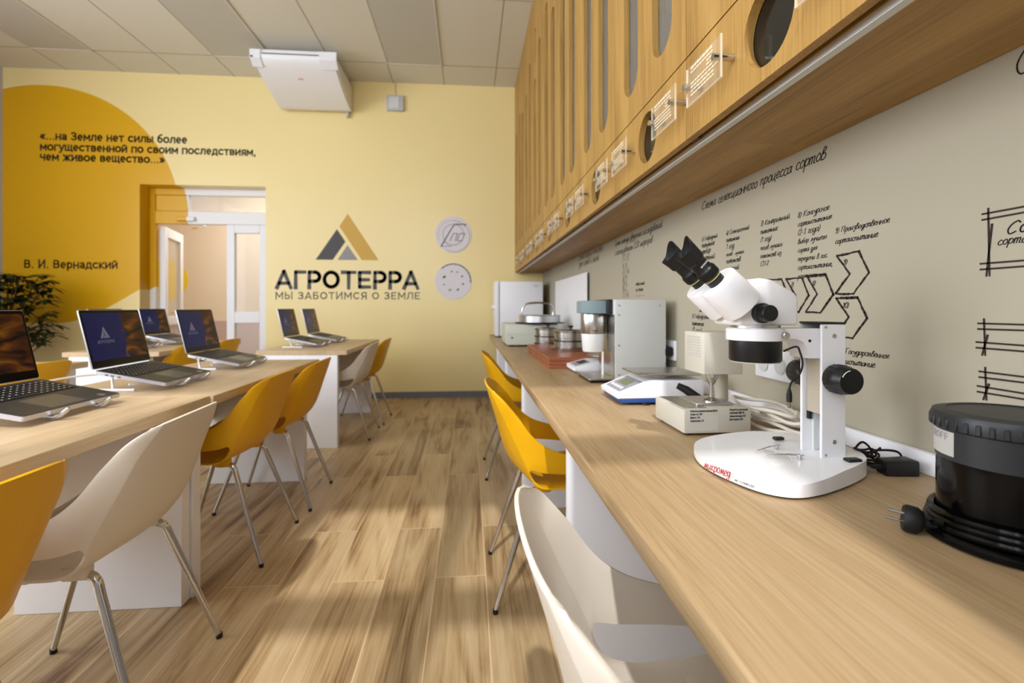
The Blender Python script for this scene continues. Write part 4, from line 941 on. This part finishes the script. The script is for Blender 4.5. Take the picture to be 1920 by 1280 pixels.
# sieve shaker
sh = thing('sieve_shaker', 'grey green sieve shaker with round pan and arched clamp', 'sieve shaker', (0.54, 4.35, ZT))
MB().box((-0.235, -0.35, 0.012), (0.20, 0.28, 0.185), 0.012).build('housing', m_green_grey, sh)
MB().box((-0.236, -0.352, 0.10), (0.0, -0.349, 0.103)).build('seam_line', m_panel, sh, smooth=0)
for x in (-0.19, 0.16):
    for y in (-0.3, 0.24): MB().lathe([(0.018, 0), (0.018, 0.014)], 12, T(x, y, 0)).build('foot', m_black, sh)
MB().lathe([(0, 0.188), (0.21, 0.188), (0.215, 0.193), (0.21, 0.198), (0, 0.198)], 48, T(0.06, -0.2, 0)).build('round_plate', m_black, sh)
MB().lathe([(0.172, 0.198), (0.176, 0.20), (0.176, 0.252), (0.18, 0.256), (0.172, 0.258), (0.168, 0.25), (0.168, 0.205), (0, 0.204)], 48, T(0.06, -0.2, 0), cap=False).build('pan', m_alu, sh)
MB().tube(catmull([(-0.085, -0.2, 0.20), (-0.09, -0.2, 0.30), (-0.06, -0.2, 0.35), (0.0, -0.2, 0.362), (0.09, -0.2, 0.362), (0.15, -0.2, 0.35), (0.178, -0.2, 0.30), (0.17, -0.2, 0.20)], 6), 0.009, 10).build('clamp_arch', m_chrome, sh)
MB().lathe([(0.007, 0), (0.007, 0.004)], 10, T(-0.19, -0.35, 0.075) @ R(PI/2, 'X')).build('switch', m_black, sh)
# sieves
def sieve_prof(h): return [(0.094, 0), (0.094, 0.012), (0.10, 0.014), (0.10, h-0.004), (0.104, h-0.003), (0.104, h), (0.098, h), (0.096, h-0.004), (0.094, 0.02), (0, 0.02)]
def sieve_stack(label, x, y, z, n, hh, lid_label):
    for k in range(n):
        o = tag(MB().lathe(sieve_prof(hh), 48, cap=False).build('test_sieve', m_polish, None, loc=(x, y, z+(hh-0.0005)*k)), label % ['bottom of its stack', 'second from the bottom', 'third from the bottom'][k], 'sieve', 'steel test sieves')
        MB().lathe([(0.1035, hh-0.010), (0.1062, hh-0.008), (0.1062, hh-0.001), (0.1035, hh)], 48).build('rim', m_rim, o)
    o['label'] = lid_label
    zt = hh
    MB().lathe([(0.1065, -0.006+zt), (0.107, 0.002+zt), (0.10, 0.007+zt), (0, 0.009+zt)], 48, cap=False).build('lid', m_polish, o)
    MB().lathe([(0.006, 0.008+zt), (0.006, 0.016+zt), (0.016, 0.020+zt), (0.017, 0.030+zt), (0.0, 0.032+zt)], 20).build('lid_knob', m_black, o)
sieve_stack('steel test sieve of the stack beside the sieve shaker, %s', 0.60, 3.70, ZT, 3, 0.055, 'steel test sieve with lid, topmost of the stack beside the shaker')
tr = thing('wooden_box', 'low reddish brown grooved wooden box with steel sieves on top', 'wooden box', (0.605, 3.0, ZT))
for k in range(3):
    MB().box((-0.19, -0.47, 0.0205*k), (0.19, 0.47, 0.0205*k+0.0185), 0.002, 1).build('layer', m_brownbox, tr)
MB().box((-0.183, -0.463, 0.0), (0.183, 0.463, 0.0590)).build('core', m_dark, tr, smooth=0)
tag(MB().lathe([(0.0, 0), (0.122, 0), (0.126, 0.016), (0.131, 0.018), (0.122, 0.018), (0.118, 0.006), (0, 0.006)], 48, cap=False).build('collecting_pan', m_polish, None, loc=(0.625, 2.98, ZT+0.0598)), 'wide flat steel pan on the wooden box under the sieves', 'pan')
sieve_stack('steel test sieve on the wooden box, %s', 0.625, 2.98, ZT+0.066, 2, 0.0575, 'upper steel test sieve with black knobbed lid on the wooden box')
# small scale behind the mixer
def scale_body(par, m, w, d, h, front):
    # sloped display nose toward -x
    MB().prism([(-w/2, 0.012), (w/2, 0.012), (w/2, h), (-w/2+front, h), (-w/2, 0.030)], -d/2, d/2, frame((0, 0, 0), (1, 0, 0), (0, 0, 1)), 0.004, 2).build('body', m, par)
sc = thing('kitchen_scale', 'small white scale with grey display behind the mixer stand', 'scale', (0.64, 2.43, ZT))
scale_body(sc, m_white, 0.26, 0.20, 0.055, 0.10)
for x in (-0.09, 0.09):
    for y in (-0.08, 0.08): MB().lathe([(0.012, 0), (0.012, 0.014)], 12, T(x, y, 0)).build('foot', m_black, sc)
a = math.atan2(0.025, 0.10)
MB().box((-0.04, -0.06, 0), (0.035, 0.06, 0.002), M=T(-0.08, 0, 0.0435) @ R(-a, 'Y')).build('keypad', m_panelgrey, sc, smooth=0)
MB().box((-0.015, -0.04, 0.002), (0.025, 0.04, 0.003), M=T(-0.08, 0, 0.0435) @ R(-a, 'Y')).build('display', m_dgrey, sc, smooth=0)
MB().lathe([(0, 0.055), (0.03, 0.055), (0.03, 0.075), (0.085, 0.078), (0.085, 0.083), (0, 0.083)], 32, T(0.04, 0, 0)).build('weighing_pan', m_steel, sc)
# mixer
mx = thing('gluten_mixer', 'laboratory mixer with tall pale grey box, blue grey head and steel cylinder', 'mixer', (0.73, 2.18, ZT))
MB().box((-0.112, -0.15, 0.006), (0.112, 0.11, 0.356), 0.004).build('housing', m_lgrey, mx)
for x, z in ((-0.095, 0.33), (0.085, 0.33), (-0.095, 0.29), (-0.095, 0.16), (-0.095, 0.035)):
    MB().lathe([(0.004, 0), (0.0035, 0.002), (0, 0.0025)], 10, T(x, -0.15, z) @ R(PI/2, 'X')).build('screw', m_steel, mx)
MB().box((-0.1135, -0.145, 0.01), (-0.1125, 0.105, 0.29)).build('side_panel', m_steel, mx, smooth=0)
MB().prism([(-0.235, -0.06), (-0.19, -0.088), (-0.115, -0.088), (-0.115, 0.075), (-0.19, 0.075), (-0.235, 0.045)], 0.296, 0.352, None, 0.004).build('head', m_bluegrey, mx)
MB().box((-0.135, -0.12, 0.292), (-0.113, 0.08, 0.357), 0.003).build('head_bracket', m_dgrey, mx)
MB().lathe([(0, 0.205), (0.054, 0.205), (0.056, 0.209), (0.057, 0.292), (0.055, 0.297), (0, 0.297)], 40, T(-0.172, -0.01, 0)).build('steel_cylinder', m_steel, mx)
put_text('maker_text', 'У1-МОК', m_dgrey, T(-0.19, -0.0675, 0.216) @ frame((0, 0, 0), (1, 0, 0), (0, 0, 1)), mx, width=0.028)
MB().lathe([(0, 0.123), (0.044, 0.123), (0.047, 0.128), (0.053, 0.20), (0.053, 0.204), (0, 0.204)], 40, T(-0.172, -0.01, 0)).build('mixing_cup', m_cup, mx)
MB().tube([(-0.135, -0.04, 0.021), (-0.135, -0.04, 0.125)], 0.005, 10).build('outlet_tube', m_cup, mx)
MB().box((-0.225, -0.15, 0.012), (-0.114, 0.10, 0.020), 0.002, 1).build('drip_tray', m_steel, mx)
MB().box((-0.215, -0.14, 0.0), (-0.114, 0.09, 0.012)).build('tray_base', m_black, mx, smooth=0)
# black plugs at the far socket
pk = thing('power_plug', 'black power plug with cord in the wall socket beside the mixer box', 'plug', (XW-0.015, 2.09, 0.89))
MB().lathe([(0.019, 0), (0.021, 0.015), (0.019, 0.032), (0.008, 0.042), (0, 0.042)], 16, T(0, 0.03, 0) @ R(-PI/2, 'Y')).build('plug_body', m_rubber, pk)
MB().box((-0.045, -0.06, -0.028), (0, -0.008, 0.012), 0.008).build('adapter_body', m_rubber, pk)
MB().tube(catmull([(-0.04, -0.02, -0.02), (-0.05, 0.0, -0.06), (-0.05, 0.0, -0.10), (-0.05, 0.0, -0.136)], 6), 0.0045, 8).build('cord', m_rubber, pk)
MB().tube(catmull([(-0.03, 0.0, -0.02), (-0.05, 0.03, -0.05), (-0.03, -0.04, -0.055), (-0.03, -0.09, -0.085), (-0.035, -0.105, -0.115), (-0.04, -0.10, -0.136)], 6), 0.0045, 8).build('cord', m_rubber, pk)
# large scale
s2 = thing('weighing_scale', 'white laboratory scale with blue base and square steel platter', 'scale', (0.63, 1.66, ZT))
MB().prism([(-0.145, 0.022), (0.145, 0.022), (0.145, 0.080), (-0.03, 0.080), (-0.05, 0.074), (-0.148, 0.036)], -0.10, 0.105, frame((0, 0, 0), (1, 0, 0), (0, 0, 1)), 0.006, 3).build('body', m_white, s2)
MB().box((-0.138, -0.103, 0.008), (0.143, 0.098, 0.024), 0.004).build('blue_base', m_blue, s2)
for x in (-0.05, 0.11):
    for y in (-0.09, 0.085): MB().lathe([(0.016, 0), (0.016, 0.010)], 14, T(x, y, 0)).build('foot', m_black, s2)
a = math.atan2(0.038, 0.098)
Mk = T(-0.095, 0, 0.0575) @ R(-a, 'Y')
MB().box((-0.042, -0.075, 0), (0.042, 0.075, 0.002), 0.0008, 1, Mk).build('keypad', m_panelgrey, s2)
MB().box((-0.008, -0.045, 0.002), (0.030, 0.045, 0.003), M=Mk).build('display', m_lcd, s2, smooth=0)
for k in range(4): MB().box((-0.030, -0.06+0.032*k, 0.002), (-0.018, -0.04+0.032*k, 0.0035), 0.001, 1, Mk).build('button', m_white, s2)
MB().box((-0.070, -0.10, 0.094), (0.138, 0.095, 0.101), 0.002).build('platter', m_steel, s2)
MB().lathe([(0.03, 0.079), (0.03, 0.095)], 20, T(0.035, 0, 0)).build('platter_support', m_white, s2)
# gluten deformation tester
dt = thing('gluten_tester', 'small grey beige press tester with square head above a base box with labels', 'tester', (0.62, 1.265, ZT))
MB().box((-0.088, -0.093, 0.006), (0.088, 0.097, 0.066), 0.005).build('base', m_gr_beige, dt)
for x in (-0.07, 0.07):
    for y in (-0.07, 0.07): MB().lathe([(0.01, 0), (0.01, 0.008)], 10, T(x, y, 0)).build('foot', m_black, dt)
MB().box((-0.078, -0.075, 0.066), (-0.02, 0.088, 0.0675)).build('top_plate', m_steel, dt, smooth=0)
MB().box((-0.035, -0.05, 0.066), (0.065, 0.06, 0.073), 0.002, 1).build('stage', m_alu, dt)
MB().lathe([(0.017, 0.066), (0.017, 0.152)], 24, T(0.074, 0.028, 0)).build('column', m_beigeplate, dt)
MB().box((-0.022, -0.065, 0.149), (0.082, 0.05, 0.256), 0.003).build('head', m_gr_beige, dt)
v = MB()
for k in range(8): v.box((-0.0232, -0.045, 0.192+0.0072*k), (-0.0222, 0.03, 0.195+0.0072*k))
v.build('vent_slot', m_panel, dt, smooth=0)
MB().lathe([(0.0185, 0.149), (0.0185, 0.140), (0.009, 0.121), (0.005, 0.117), (0.005, 0.085), (0.008, 0.083), (0.022, 0.077), (0.022, 0.073), (0, 0.073)], 28, T(0.018, -0.025, 0), cap=False).build('plunger', m_steel, dt)
put_text('label_text', 'Измеритель деформации клейковины ИДК-1М\nПитание сети  220 В\nМощность  25 Вт\nЗаводской номер  1532', m_ink2, T(-0.072, -0.0932, 0.036) @ frame((0, 0, 0), (1, 0, 0), (0, 0, 1)), dt, width=0.070, height=0.030)
put_text('label_text', 'Измеритель деформации\nклейковины ИДК-1М\nЗаводской номер 1532\nДата выпуска 2021', m_ink2, T(0.03, -0.0932, 0.038) @ frame((0, 0, 0), (1, 0, 0), (0, 0, 1)), dt, width=0.048, height=0.030)
MB().box((-0.076, -0.0931, 0.014), (0.0, -0.0929, 0.050)).build('label', mat('pale_label', (214, 211, 204), 0.6), dt, smooth=0)
# white cables
cb_ = MB()
rnd = random.Random(3)
pts = []
for k in range(64):
    a = k*2*PI/13; l_ = k//13; pts.append((0.795+0.040*math.cos(a)+[0, .016, -.012, .02, -.02][l_]*math.cos(a*0.5+l_), 1.215+[.13, .115, .15, .10, .14][l_]*math.sin(a)+[0, -.03, .02, -.045, .03][l_], ZT+0.006+0.0009*k+0.004*math.sin(k*1.7)))
tag(MB().tube(catmull(pts, 4), 0.0048, 8).build('coiled_cable', m_cable_w), 'white coiled cable on the counter behind the press tester', 'cable')
ad = thing('power_plug', 'black plug with green and clear tip lying behind the press tester', 'plug', (0.70, 1.46, ZT))
MB().tube([(-0.045, 0.03, 0.075), (-0.02, 0.02, 0.062), (0.02, 0.0, 0.03), (0.045, -0.02, 0.014)], [0.010, 0.013, 0.015, 0.010], 12).build('plug_body', m_rubber, ad)
MB().lathe([(0.009, 0), (0.010, 0.018), (0.008, 0.022), (0, 0.022)], 14, T(-0.025, -0.01, 0.018)).build('green_cap', m_green, ad)
MB().lathe([(0.009, 0), (0.009, 0.018)], 14, T(-0.025, -0.01, 0.0)).build('cap_base', m_lgrey, ad)
# ------------------------------------------------------------------ stereo microscope
mi = thing('stereo_microscope', 'white stereo microscope with black eyepieces and round lamp on the counter', 'microscope', (0.60, 0.92, ZT))
def Lm(x, y, z): return (x-0.60, y-0.92, z-ZT)
out = [(0.492, 1.032), (0.468, 0.97), (0.463, 0.915), (0.474, 0.85), (0.497, 0.792), (0.535, 0.765), (0.585, 0.772), (0.65, 0.80), (0.71, 0.833), (0.752, 0.865), (0.776, 0.915), (0.772, 0.985), (0.745, 1.045), (0.69, 1.075), (0.61, 1.085), (0.535, 1.07)]
pts = [(p.x-0.60, p.y-0.92) for p in catmull([(a, b, 0) for a, b in out], 5, True)]
bs = MB().prism(pts, 0.005, 0.034, None, 0.010, 3)
for vtx in bs.bm.verts:
    if vtx.co.z > 0.012: vtx.co.z -= 0.014*max(0, min(1, (0.06-vtx.co.x)/0.19))
bs.build('base', m_scope, mi)
MB().prism([(x*0.93, y*0.93) for x, y in pts], 0.0, 0.006).build('base_pad', m_black, mi)
MB().lathe([(0.062, 0.0), (0.062, 0.0022), (0.0605, 0.003), (0.059, 0.0024), (0.0575, 0.003), (0, 0.003)], 48, T(*Lm(0.568, 0.92, 0.7722)) @ R(-0.06, 'Y')).build('stage_plate', m_cup, mi)
for s, y in ((1, 0.955), (-1, 0.885)):
    x0 = 0.632
    MB().tube([Lm(x0, y, 0.780), Lm(x0, y, 0.789)], 0.004, 12).build('clip_post', m_chrome, mi)
    MB().tube([Lm(x0+0.008, y, 0.787), Lm(x0-0.02, y-0.008*s, 0.787), Lm(x0-0.055, y-0.02*s, 0.783)], [0.0014, 0.0016, 0.0011], 8).build('stage_clip', m_steel, mi)
MB().box(Lm(0.70, 0.845, 0.783), Lm(0.728, 0.862, 0.789), 0.002, 1).build('base_switch', m_black, mi)
MB().box(Lm(0.658, 1.0, 0.783), Lm(0.680, 1.012, 0.790), 0.002, 1).build('base_switch', m_black, mi)
bt = MB(); Mb_ = T(*Lm(0.4785, 0.83, 0.7615)) @ frame((0, 0, 0), (0.36, -0.93, 0), (0, 0, 1)) @ T(-0.075, 0, 0.0052)
handwriting('микромед', 0.060, 0, 0.003, 0.0012, lambda u, v, h: Mb_ @ Vector((-u, v, h)), bt, 2, 1.0); bt.build('brand_text', m_red, mi, smooth=0)
put_text('model_text', 'MC 1 ZOOM LED', m_dgrey, T(*Lm(0.4785, 0.83, 0.7615)) @ frame((0, 0, 0), (0.40, -0.917, 0), (0, 0, 1)) @ T(-0.006, -0.001, 0.0035), mi, width=0.038)
# column: channel open toward -x
col = MB()
col.box(Lm(0.674, 0.882, 0.780), Lm(0.724, 0.888, 1.0385), 0.0015, 1)
col.box(Lm(0.674, 0.938, 0.780), Lm(0.724, 0.944, 1.0385), 0.0015, 1)
col.box(Lm(0.716, 0.888, 0.780), Lm(0.7235, 0.938, 1.0385), 0.0, 1)
col.build('column', m_scope, mi)
MB().box(Lm(0.672, 0.881, 1.0385), Lm(0.725, 0.945, 1.0425), 0.0015, 1).build('column_cap', m_black, mi)
MB().box(Lm(0.682, 0.894, 0.862), Lm(0.690, 0.934, 0.972), 0.001, 1).build('slide_plate', m_beigeplate, mi)
MB().box(Lm(0.694, 0.930, 0.780), Lm(0.700, 0.9375, 0.965)).box(Lm(0.694, 0.888, 0.780), Lm(0.700, 0.896, 0.965)).build('guide_rail', m_lgrey, mi)
MB().box(Lm(0.684, 0.930, 0.846), Lm(0.690, 0.9375, 0.862)).build('rail_stop', m_black, mi, smooth=0)
for x, z, r in ((0.700, 1.016, 0.0045), (0.700, 0.812, 0.0045), (0.6825, 1.033, 0.0028), (0.6825, 0.787, 0.0028)):
    MB().lathe([(r, 0), (r*0.9, 0.0012), (r*0.5, 0.0012), (r*0.45, 0.0004), (0, 0.0004)], 14, T(*Lm(x, 0.882, z)) @ R(PI/2, 'X')).build('screw', m_steel, mi)
# arm bracket
armp = [(0.690, 1.030), (0.600, 1.030), (0.600, 1.010), (0.632, 1.010), (0.645, 1.004), (0.653, 0.992), (0.656, 0.972), (0.690, 0.972)]
MB().prism([(x-0.60, z-ZT) for x, z in armp], -0.058, -0.002, frame((0, -0.06+0.031, 0), (1, 0, 0), (0, 0, 1)), 0.0).build('arm', m_scope, mi)
MB().lathe([(0.003, 0), (0.003, 0.0008), (0, 0.0008)], 12, T(*Lm(0.658, 0.8935, 1.006)) @ R(PI/2, 'X')).build('screw', m_black, mi)
# focus knobs with ridges
def knob(name, x, y, z, r, L, d, mat_):
    n = 36; b = MB()
    prof = [(0.0, 0.0), (r*0.92, 0.0), (r, 0.003), (r, L*0.62), (r*0.96, L*0.66), (r*0.90, L*0.95), (r*0.86, L), (0, L)]
    M = T(*Lm(x, y, z)) @ R(PI/2 if d < 0 else -PI/2, 'X')
    b.lathe(prof, n, M)
    o = b.build(name, mat_, mi)
    g = MB()
    for k in range(18):
        a = 2*PI*k/18
        g.box((r*0.985, -0.0016, 0.004), (r*1.035, 0.0016, L*0.6), 0.0006, 1, M @ R(a, 'Z'))
    g.build('knob_grip', mat_, o)
    return o
kf = knob('focus_knob', 0.698, 0.880, 0.935, 0.027, 0.044, -1, m_black)
knob('focus_knob', 0.698, 0.946, 0.935, 0.027, 0.044, 1, m_black)
MB().tube([Lm(0.698+0.020*math.cos(a), 0.880-0.0442, 0.935+0.020*math.sin(a)) for a in [math.radians(100+8*k) for k in range(8)]], 0.0009, 6).build('knob_mark', m_label, kf)
# lens ring, lamp
HX, HY = 0.566, 0.925
MB().lathe([(0.050, 1.006-ZT), (0.0535, 1.007-ZT), (0.0535, 1.029-ZT), (0.050, 1.031-ZT), (0, 1.031-ZT)], 48, T(HX-0.6, HY-0.92, 0)).build('holder_ring', m_scope, mi)
MB().lathe([(0.0455, 1.030-ZT), (0.0455, 1.037-ZT)], 48, T(HX-0.6, HY-0.92, 0)).build('steel_ring', m_steel, mi)
MB().lathe([(0.030, 0.965-ZT), (0.046, 0.965-ZT), (0.048, 0.968-ZT), (0.048, 1.006-ZT), (0.030, 1.006-ZT)], 48, T(HX-0.6, HY-0.92, 0)).build('ring_lamp', m_black, mi)
MB().lathe([(0.030, 0.9635-ZT), (0.045, 0.9635-ZT), (0.045, 0.9655-ZT), (0.030, 0.9655-ZT)], 48, T(HX-0.6, HY-0.92, 0)).build('lamp_lens', m_lgrey, mi)
MB().lathe([(0.006, 0), (0.0065, 0.012), (0.0055, 0.013), (0, 0.013)], 16, T(*Lm(0.594, 0.880, 1.018)) @ R(PI/2, 'X')).build('clamp_screw', m_steel, mi)
# head
hp = [(0.510, 1.036), (0.630, 1.036), (0.630, 1.090), (0.622, 1.100), (0.578, 1.124), (0.550, 1.128), (0.520, 1.112), (0.510, 1.075)]
hd = MB().prism([(x-0.60, z-ZT) for x, z in hp], -0.058, 0.040, frame((0, HY-0.92, 0), (1, 0, 0), (0, 0, 1)))
bmesh.ops.bevel(hd.bm, geom=list(hd.bm.edges), offset=0.006, segments=3, affect='EDGES', profile=0.5)
hd.build('head', m_scope, mi)
knz = lambda s: MB().lathe([(0, 0), (0.019, 0), (0.019, 0.009), (0.0165, 0.011), (0.0155, 0.030), (0.0145, 0.0315), (0, 0.0315)], 28, T(*Lm(0.553, HY+(0.058 if s > 0 else -0.040), 1.060)) @ R(PI/2 if s < 0 else -PI/2, 'X')).build('zoom_knob', m_black, mi)
knz(-1); knz(1)
# binocular tubes: axis up and toward the operator (-x)
ang = math.radians(42)
ax = Vector((-math.cos(ang), 0, math.sin(ang)))
for s in (-1, 1):
    base = Vector(Lm(0.500, HY+0.002+s*0.031, 1.094))
    A = Vector((-math.cos(ang), s*0.02, math.sin(ang))).normalized()
    M = frame(base, A.orthogonal(), A.cross(A.orthogonal()))
    if (M.to_3x3() @ Vector((0, 0, 1))).dot(A) < 0: M = M @ R(PI, 'X')
    tb = MB().lathe([(0.0, -0.030), (0.0395, -0.030), (0.0395, 0.0), (0.0385, 0.036), (0.037, 0.0385), (0, 0.0385)], 40, M).build('eyepiece_tube', m_scope, mi)
    M2 = M @ T(0.0, 0.0, 0.0385)
    ep = MB().lathe([(0.0165, -0.002), (0.0165, 0.012), (0.0175, 0.0125), (0.0175, 0.0135), (0.0185, 0.0145), (0.0195, 0.018), (0.0195, 0.032), (0.0180, 0.035), (0.0165, 0.037), (0.0165, 0.055), (0.0185, 0.057), (0.0195, 0.062), (0.0195, 0.068)], 32, M2).build('eyepiece', m_black, mi)
    MB().lathe([(0.0178, 0.0125), (0.0180, 0.0132), (0.0180, 0.0142), (0.0178, 0.0148)], 32, M2).build('ring_mark', m_gold_ring, ep)
    g = MB()
    for k in range(32):
        for r_ in range(5): g.box((0.0193, -0.0012, 0.0185+0.0027*r_), (0.0200, 0.0012, 0.0203+0.0027*r_), M=M2 @ R(2*PI*k/32, 'Z'))
    g.build('knurled_grip', m_black, ep, smooth=0)
    # rubber eyecup with a raised outer side
    cup = MB(); n = 36; rings = []
    side = s
    ul = (M2.to_3x3().inverted() @ Vector((0, side, 0))).normalized()
    up_ = (M2.to_3x3().inverted() @ Vector((0.5, side*0.2, 1)).normalized())
    for r0, z0 in ((0.0200, 0.060), (0.0205, 0.070), (0.0225, 0.086), (0.0215, 0.086), (0.0190, 0.070), (0.012, 0.064)):
        ring = []
        for k in range(n):
            a = 2*PI*k/n; dirv = Vector((math.cos(a), math.sin(a), 0))
            w = max(0, dirv.dot(up_))**1.5
            zz = z0+(0.020*w if z0 > 0.08 else 0)
            ring.append(cup.bm.verts.new(M2 @ Vector((dirv.x*r0, dirv.y*r0, zz))))
        rings.append(ring)
    for q, w in zip(rings, rings[1:]):
        for k in range(n): cup.bm.faces.new((q[k], q[(k+1) % n], w[(k+1) % n], w[k]))
    cup.bm.faces.new(rings[0][::-1]); cup.bm.faces.new(rings[-1])
    cup.build('eyecup', m_rubber, ep, smooth=60)
    if s < 0: eyM = M2; epo = ep
tm = text_mesh('WF10X/20', width=0.020, thick=0.0003)
tm.transform(Matrix.Translation((0, 0, 0)))
dv = (eyM.to_3x3().inverted() @ Vector((-0.15, -1, 0.25))).normalized(); aa = math.atan2(dv.y, dv.x)
tm.transform(eyM @ R(aa, 'Z') @ frame((0.0167, -0.010, 0.045), (0, 1, 0), (0, 0, 1)))
link('eyepiece_text', tm, m_label, epo, smooth=0)
# lamp cable hanging with barrel plug
MB().tube(catmull([Lm(0.612, 0.905, 0.985), Lm(0.630, 0.893, 0.995), Lm(0.633, 0.886, 0.985), Lm(0.634, 0.880, 0.962), Lm(0.624, 0.878, 0.940), Lm(0.609, 0.877, 0.928), Lm(0.605, 0.877, 0.915)], 8), 0.0019, 8).build('lamp_cable', m_rubber, mi)
MB().lathe([(0.0020, 0.0), (0.0038, -0.006), (0.0050, -0.012), (0.0050, -0.026), (0.003, -0.027), (0, -0.027)], 16, T(*Lm(0.605, 0.877, 0.918))).build('barrel_plug', m_rubber, mi)
MB().lathe([(0.0028, -0.027), (0.0028, -0.038), (0, -0.038)], 14, T(*Lm(0.605, 0.877, 0.918))).build('plug_tip', m_chrome, mi)
# ------------------------------------------------------------------ power adapter
pa = thing('power_adapter', 'black power adapter brick with coiled cord beside the microscope', 'power adapter', (0.822, 0.872, ZT)); pa.scale = (0.74, 0.74, 0.85)
MB().prism([(-0.046, -0.017), (0.034, -0.027), (0.042, -0.020), (0.045, 0.018), (0.038, 0.026), (-0.04, 0.022)], 0.002, 0.034, None, 0.005, 2).build('brick', m_black, pa)
MB().tube([(-0.04, 0.0, 0.016), (-0.07, 0.004, 0.018)], [0.008, 0.004], 10).build('strain_relief', m_black, pa)
cpts = []
for k in range(40):
    a = 2*PI*k/10; cpts.append((-0.035+0.030*math.cos(a)+0.008*math.sin(k), 0.062+0.020*math.sin(a), 0.006+0.0010*k+0.004*math.sin(k*1.3)))
cpts = [(-0.068, 0.004, 0.018), (-0.075, 0.03, 0.02)]+cpts
MB().tube(catmull(cpts, 5), 0.0027, 8).build('cord', m_rubber, pa)
MB().tube(catmull([(-0.045, 0.075, 0.01), (-0.06, 0.072, 0.035), (-0.045, 0.064, 0.058), (-0.025, 0.06, 0.045), (-0.02, 0.056, 0.02)], 6), 0.0027, 8).build('cord', m_rubber, pa)
MB().tube(catmull([(-0.01, 0.075, 0.035), (0.02, 0.045, 0.042), (0.040, 0.035, 0.036), (0.044, 0.030, 0.012)], 6), 0.0027, 8).build('cord', m_rubber, pa)
# ------------------------------------------------------------------ black jar mill
jr = thing('laboratory_mill', 'black cylindrical laboratory mill with lid and cord at the counter edge', 'mill', (0.737, 0.602, ZT))
MB().lathe([(0.092, 0.0), (0.098, 0.003), (0.0985, 0.010), (0.094, 0.015), (0.090, 0.016), (0.0, 0.016)], 64).build('base', m_gloss_black, jr)
MB().lathe([(0.079, 0.014), (0.080, 0.018), (0.080, 0.112), (0, 0.112)], 64).build('body', m_gloss_black, jr)
MB().lathe([(0.0795, 0.110), (0.081, 0.111), (0.0815, 0.160), (0, 0.160)], 64).build('collar', m_dgrey, jr)
lidm = MB().lathe([(0.083, 0.152), (0.0855, 0.154), (0.0865, 0.169), (0.084, 0.175), (0.070, 0.178), (0.068, 0.176), (0.03, 0.177), (0, 0.177)], 64)
lidm.build('lid', m_dgrey, jr)
gr = MB()
for k in range(40):
    gr.box((0.085, -0.003, 0.154), (0.0875, 0.003, 0.168), 0.001, 1, R(2*PI*k/40, 'Z'))
gr.build('lid_grip', m_dgrey, jr)
for k, (rr, z) in enumerate(((0.0900, 0.021), (0.0875, 0.029), (0.0855, 0.037))):
    MB().tube([(rr*math.cos(2*PI*j/48), rr*math.sin(2*PI*j/48), z+0.002*math.sin(4*PI*j/48)) for j in range(48)], 0.0048, 8, True).build('cord_loop', m_gloss_black, jr)
# label wrapped round the collar
lb = MB(); a0, a1 = math.radians(112), math.radians(176); vs = []
for k in range(13):
    a = a0+(a1-a0)*k/12; vs.append([lb.bm.verts.new((0.0821*math.cos(a), 0.0821*math.sin(a), z)) for z in (0.117, 0.150)])
for p, q in zip(vs, vs[1:]): lb.bm.faces.new((p[0], q[0], q[1], p[1]))
bmesh.ops.solidify(lb.bm, geom=list(lb.bm.faces), thickness=0.0004)
lb.build('label', m_label, jr)
tm = text_mesh('STEGROFF', width=0.070, height=0.0095, thick=0.0003, bold=-0.03)
for vtx in tm.vertices:
    a = math.radians(122)+vtx.co.x/0.0826; z = 0.138+vtx.co.y; r_ = 0.0826+vtx.co.z
    vtx.co = (r_*math.cos(a), r_*math.sin(a), z)
link('label_text', tm, m_panelgrey, jr, smooth=0)
# its plug
dirp = Vector((-0.75, 0.55, 0.10)).normalized()
Mp = frame((-0.106, 0.036, 0.019), dirp.orthogonal(), dirp.cross(dirp.orthogonal()))
MB().lathe([(0.0, -0.022), (0.005, -0.022), (0.007, -0.008), (0.014, -0.006), (0.0185, 0.0), (0.019, 0.012), (0.017, 0.016), (0, 0.016)], 20, Mp).build('plug', m_rubber, jr)
for s in (-1, 1): MB().tube([Mp @ Vector((0, s*0.0095, 0.014)), Mp @ Vector((0, s*0.0095, 0.034))], 0.0023, 10).build('plug_pin', m_chrome, jr)
MB().tube([Mp @ Vector((0, 0, -0.02)), (-0.094, 0.024, 0.022), (-0.089, 0.010, 0.026)], 0.0048, 8).build('plug_cord', m_gloss_black, jr)
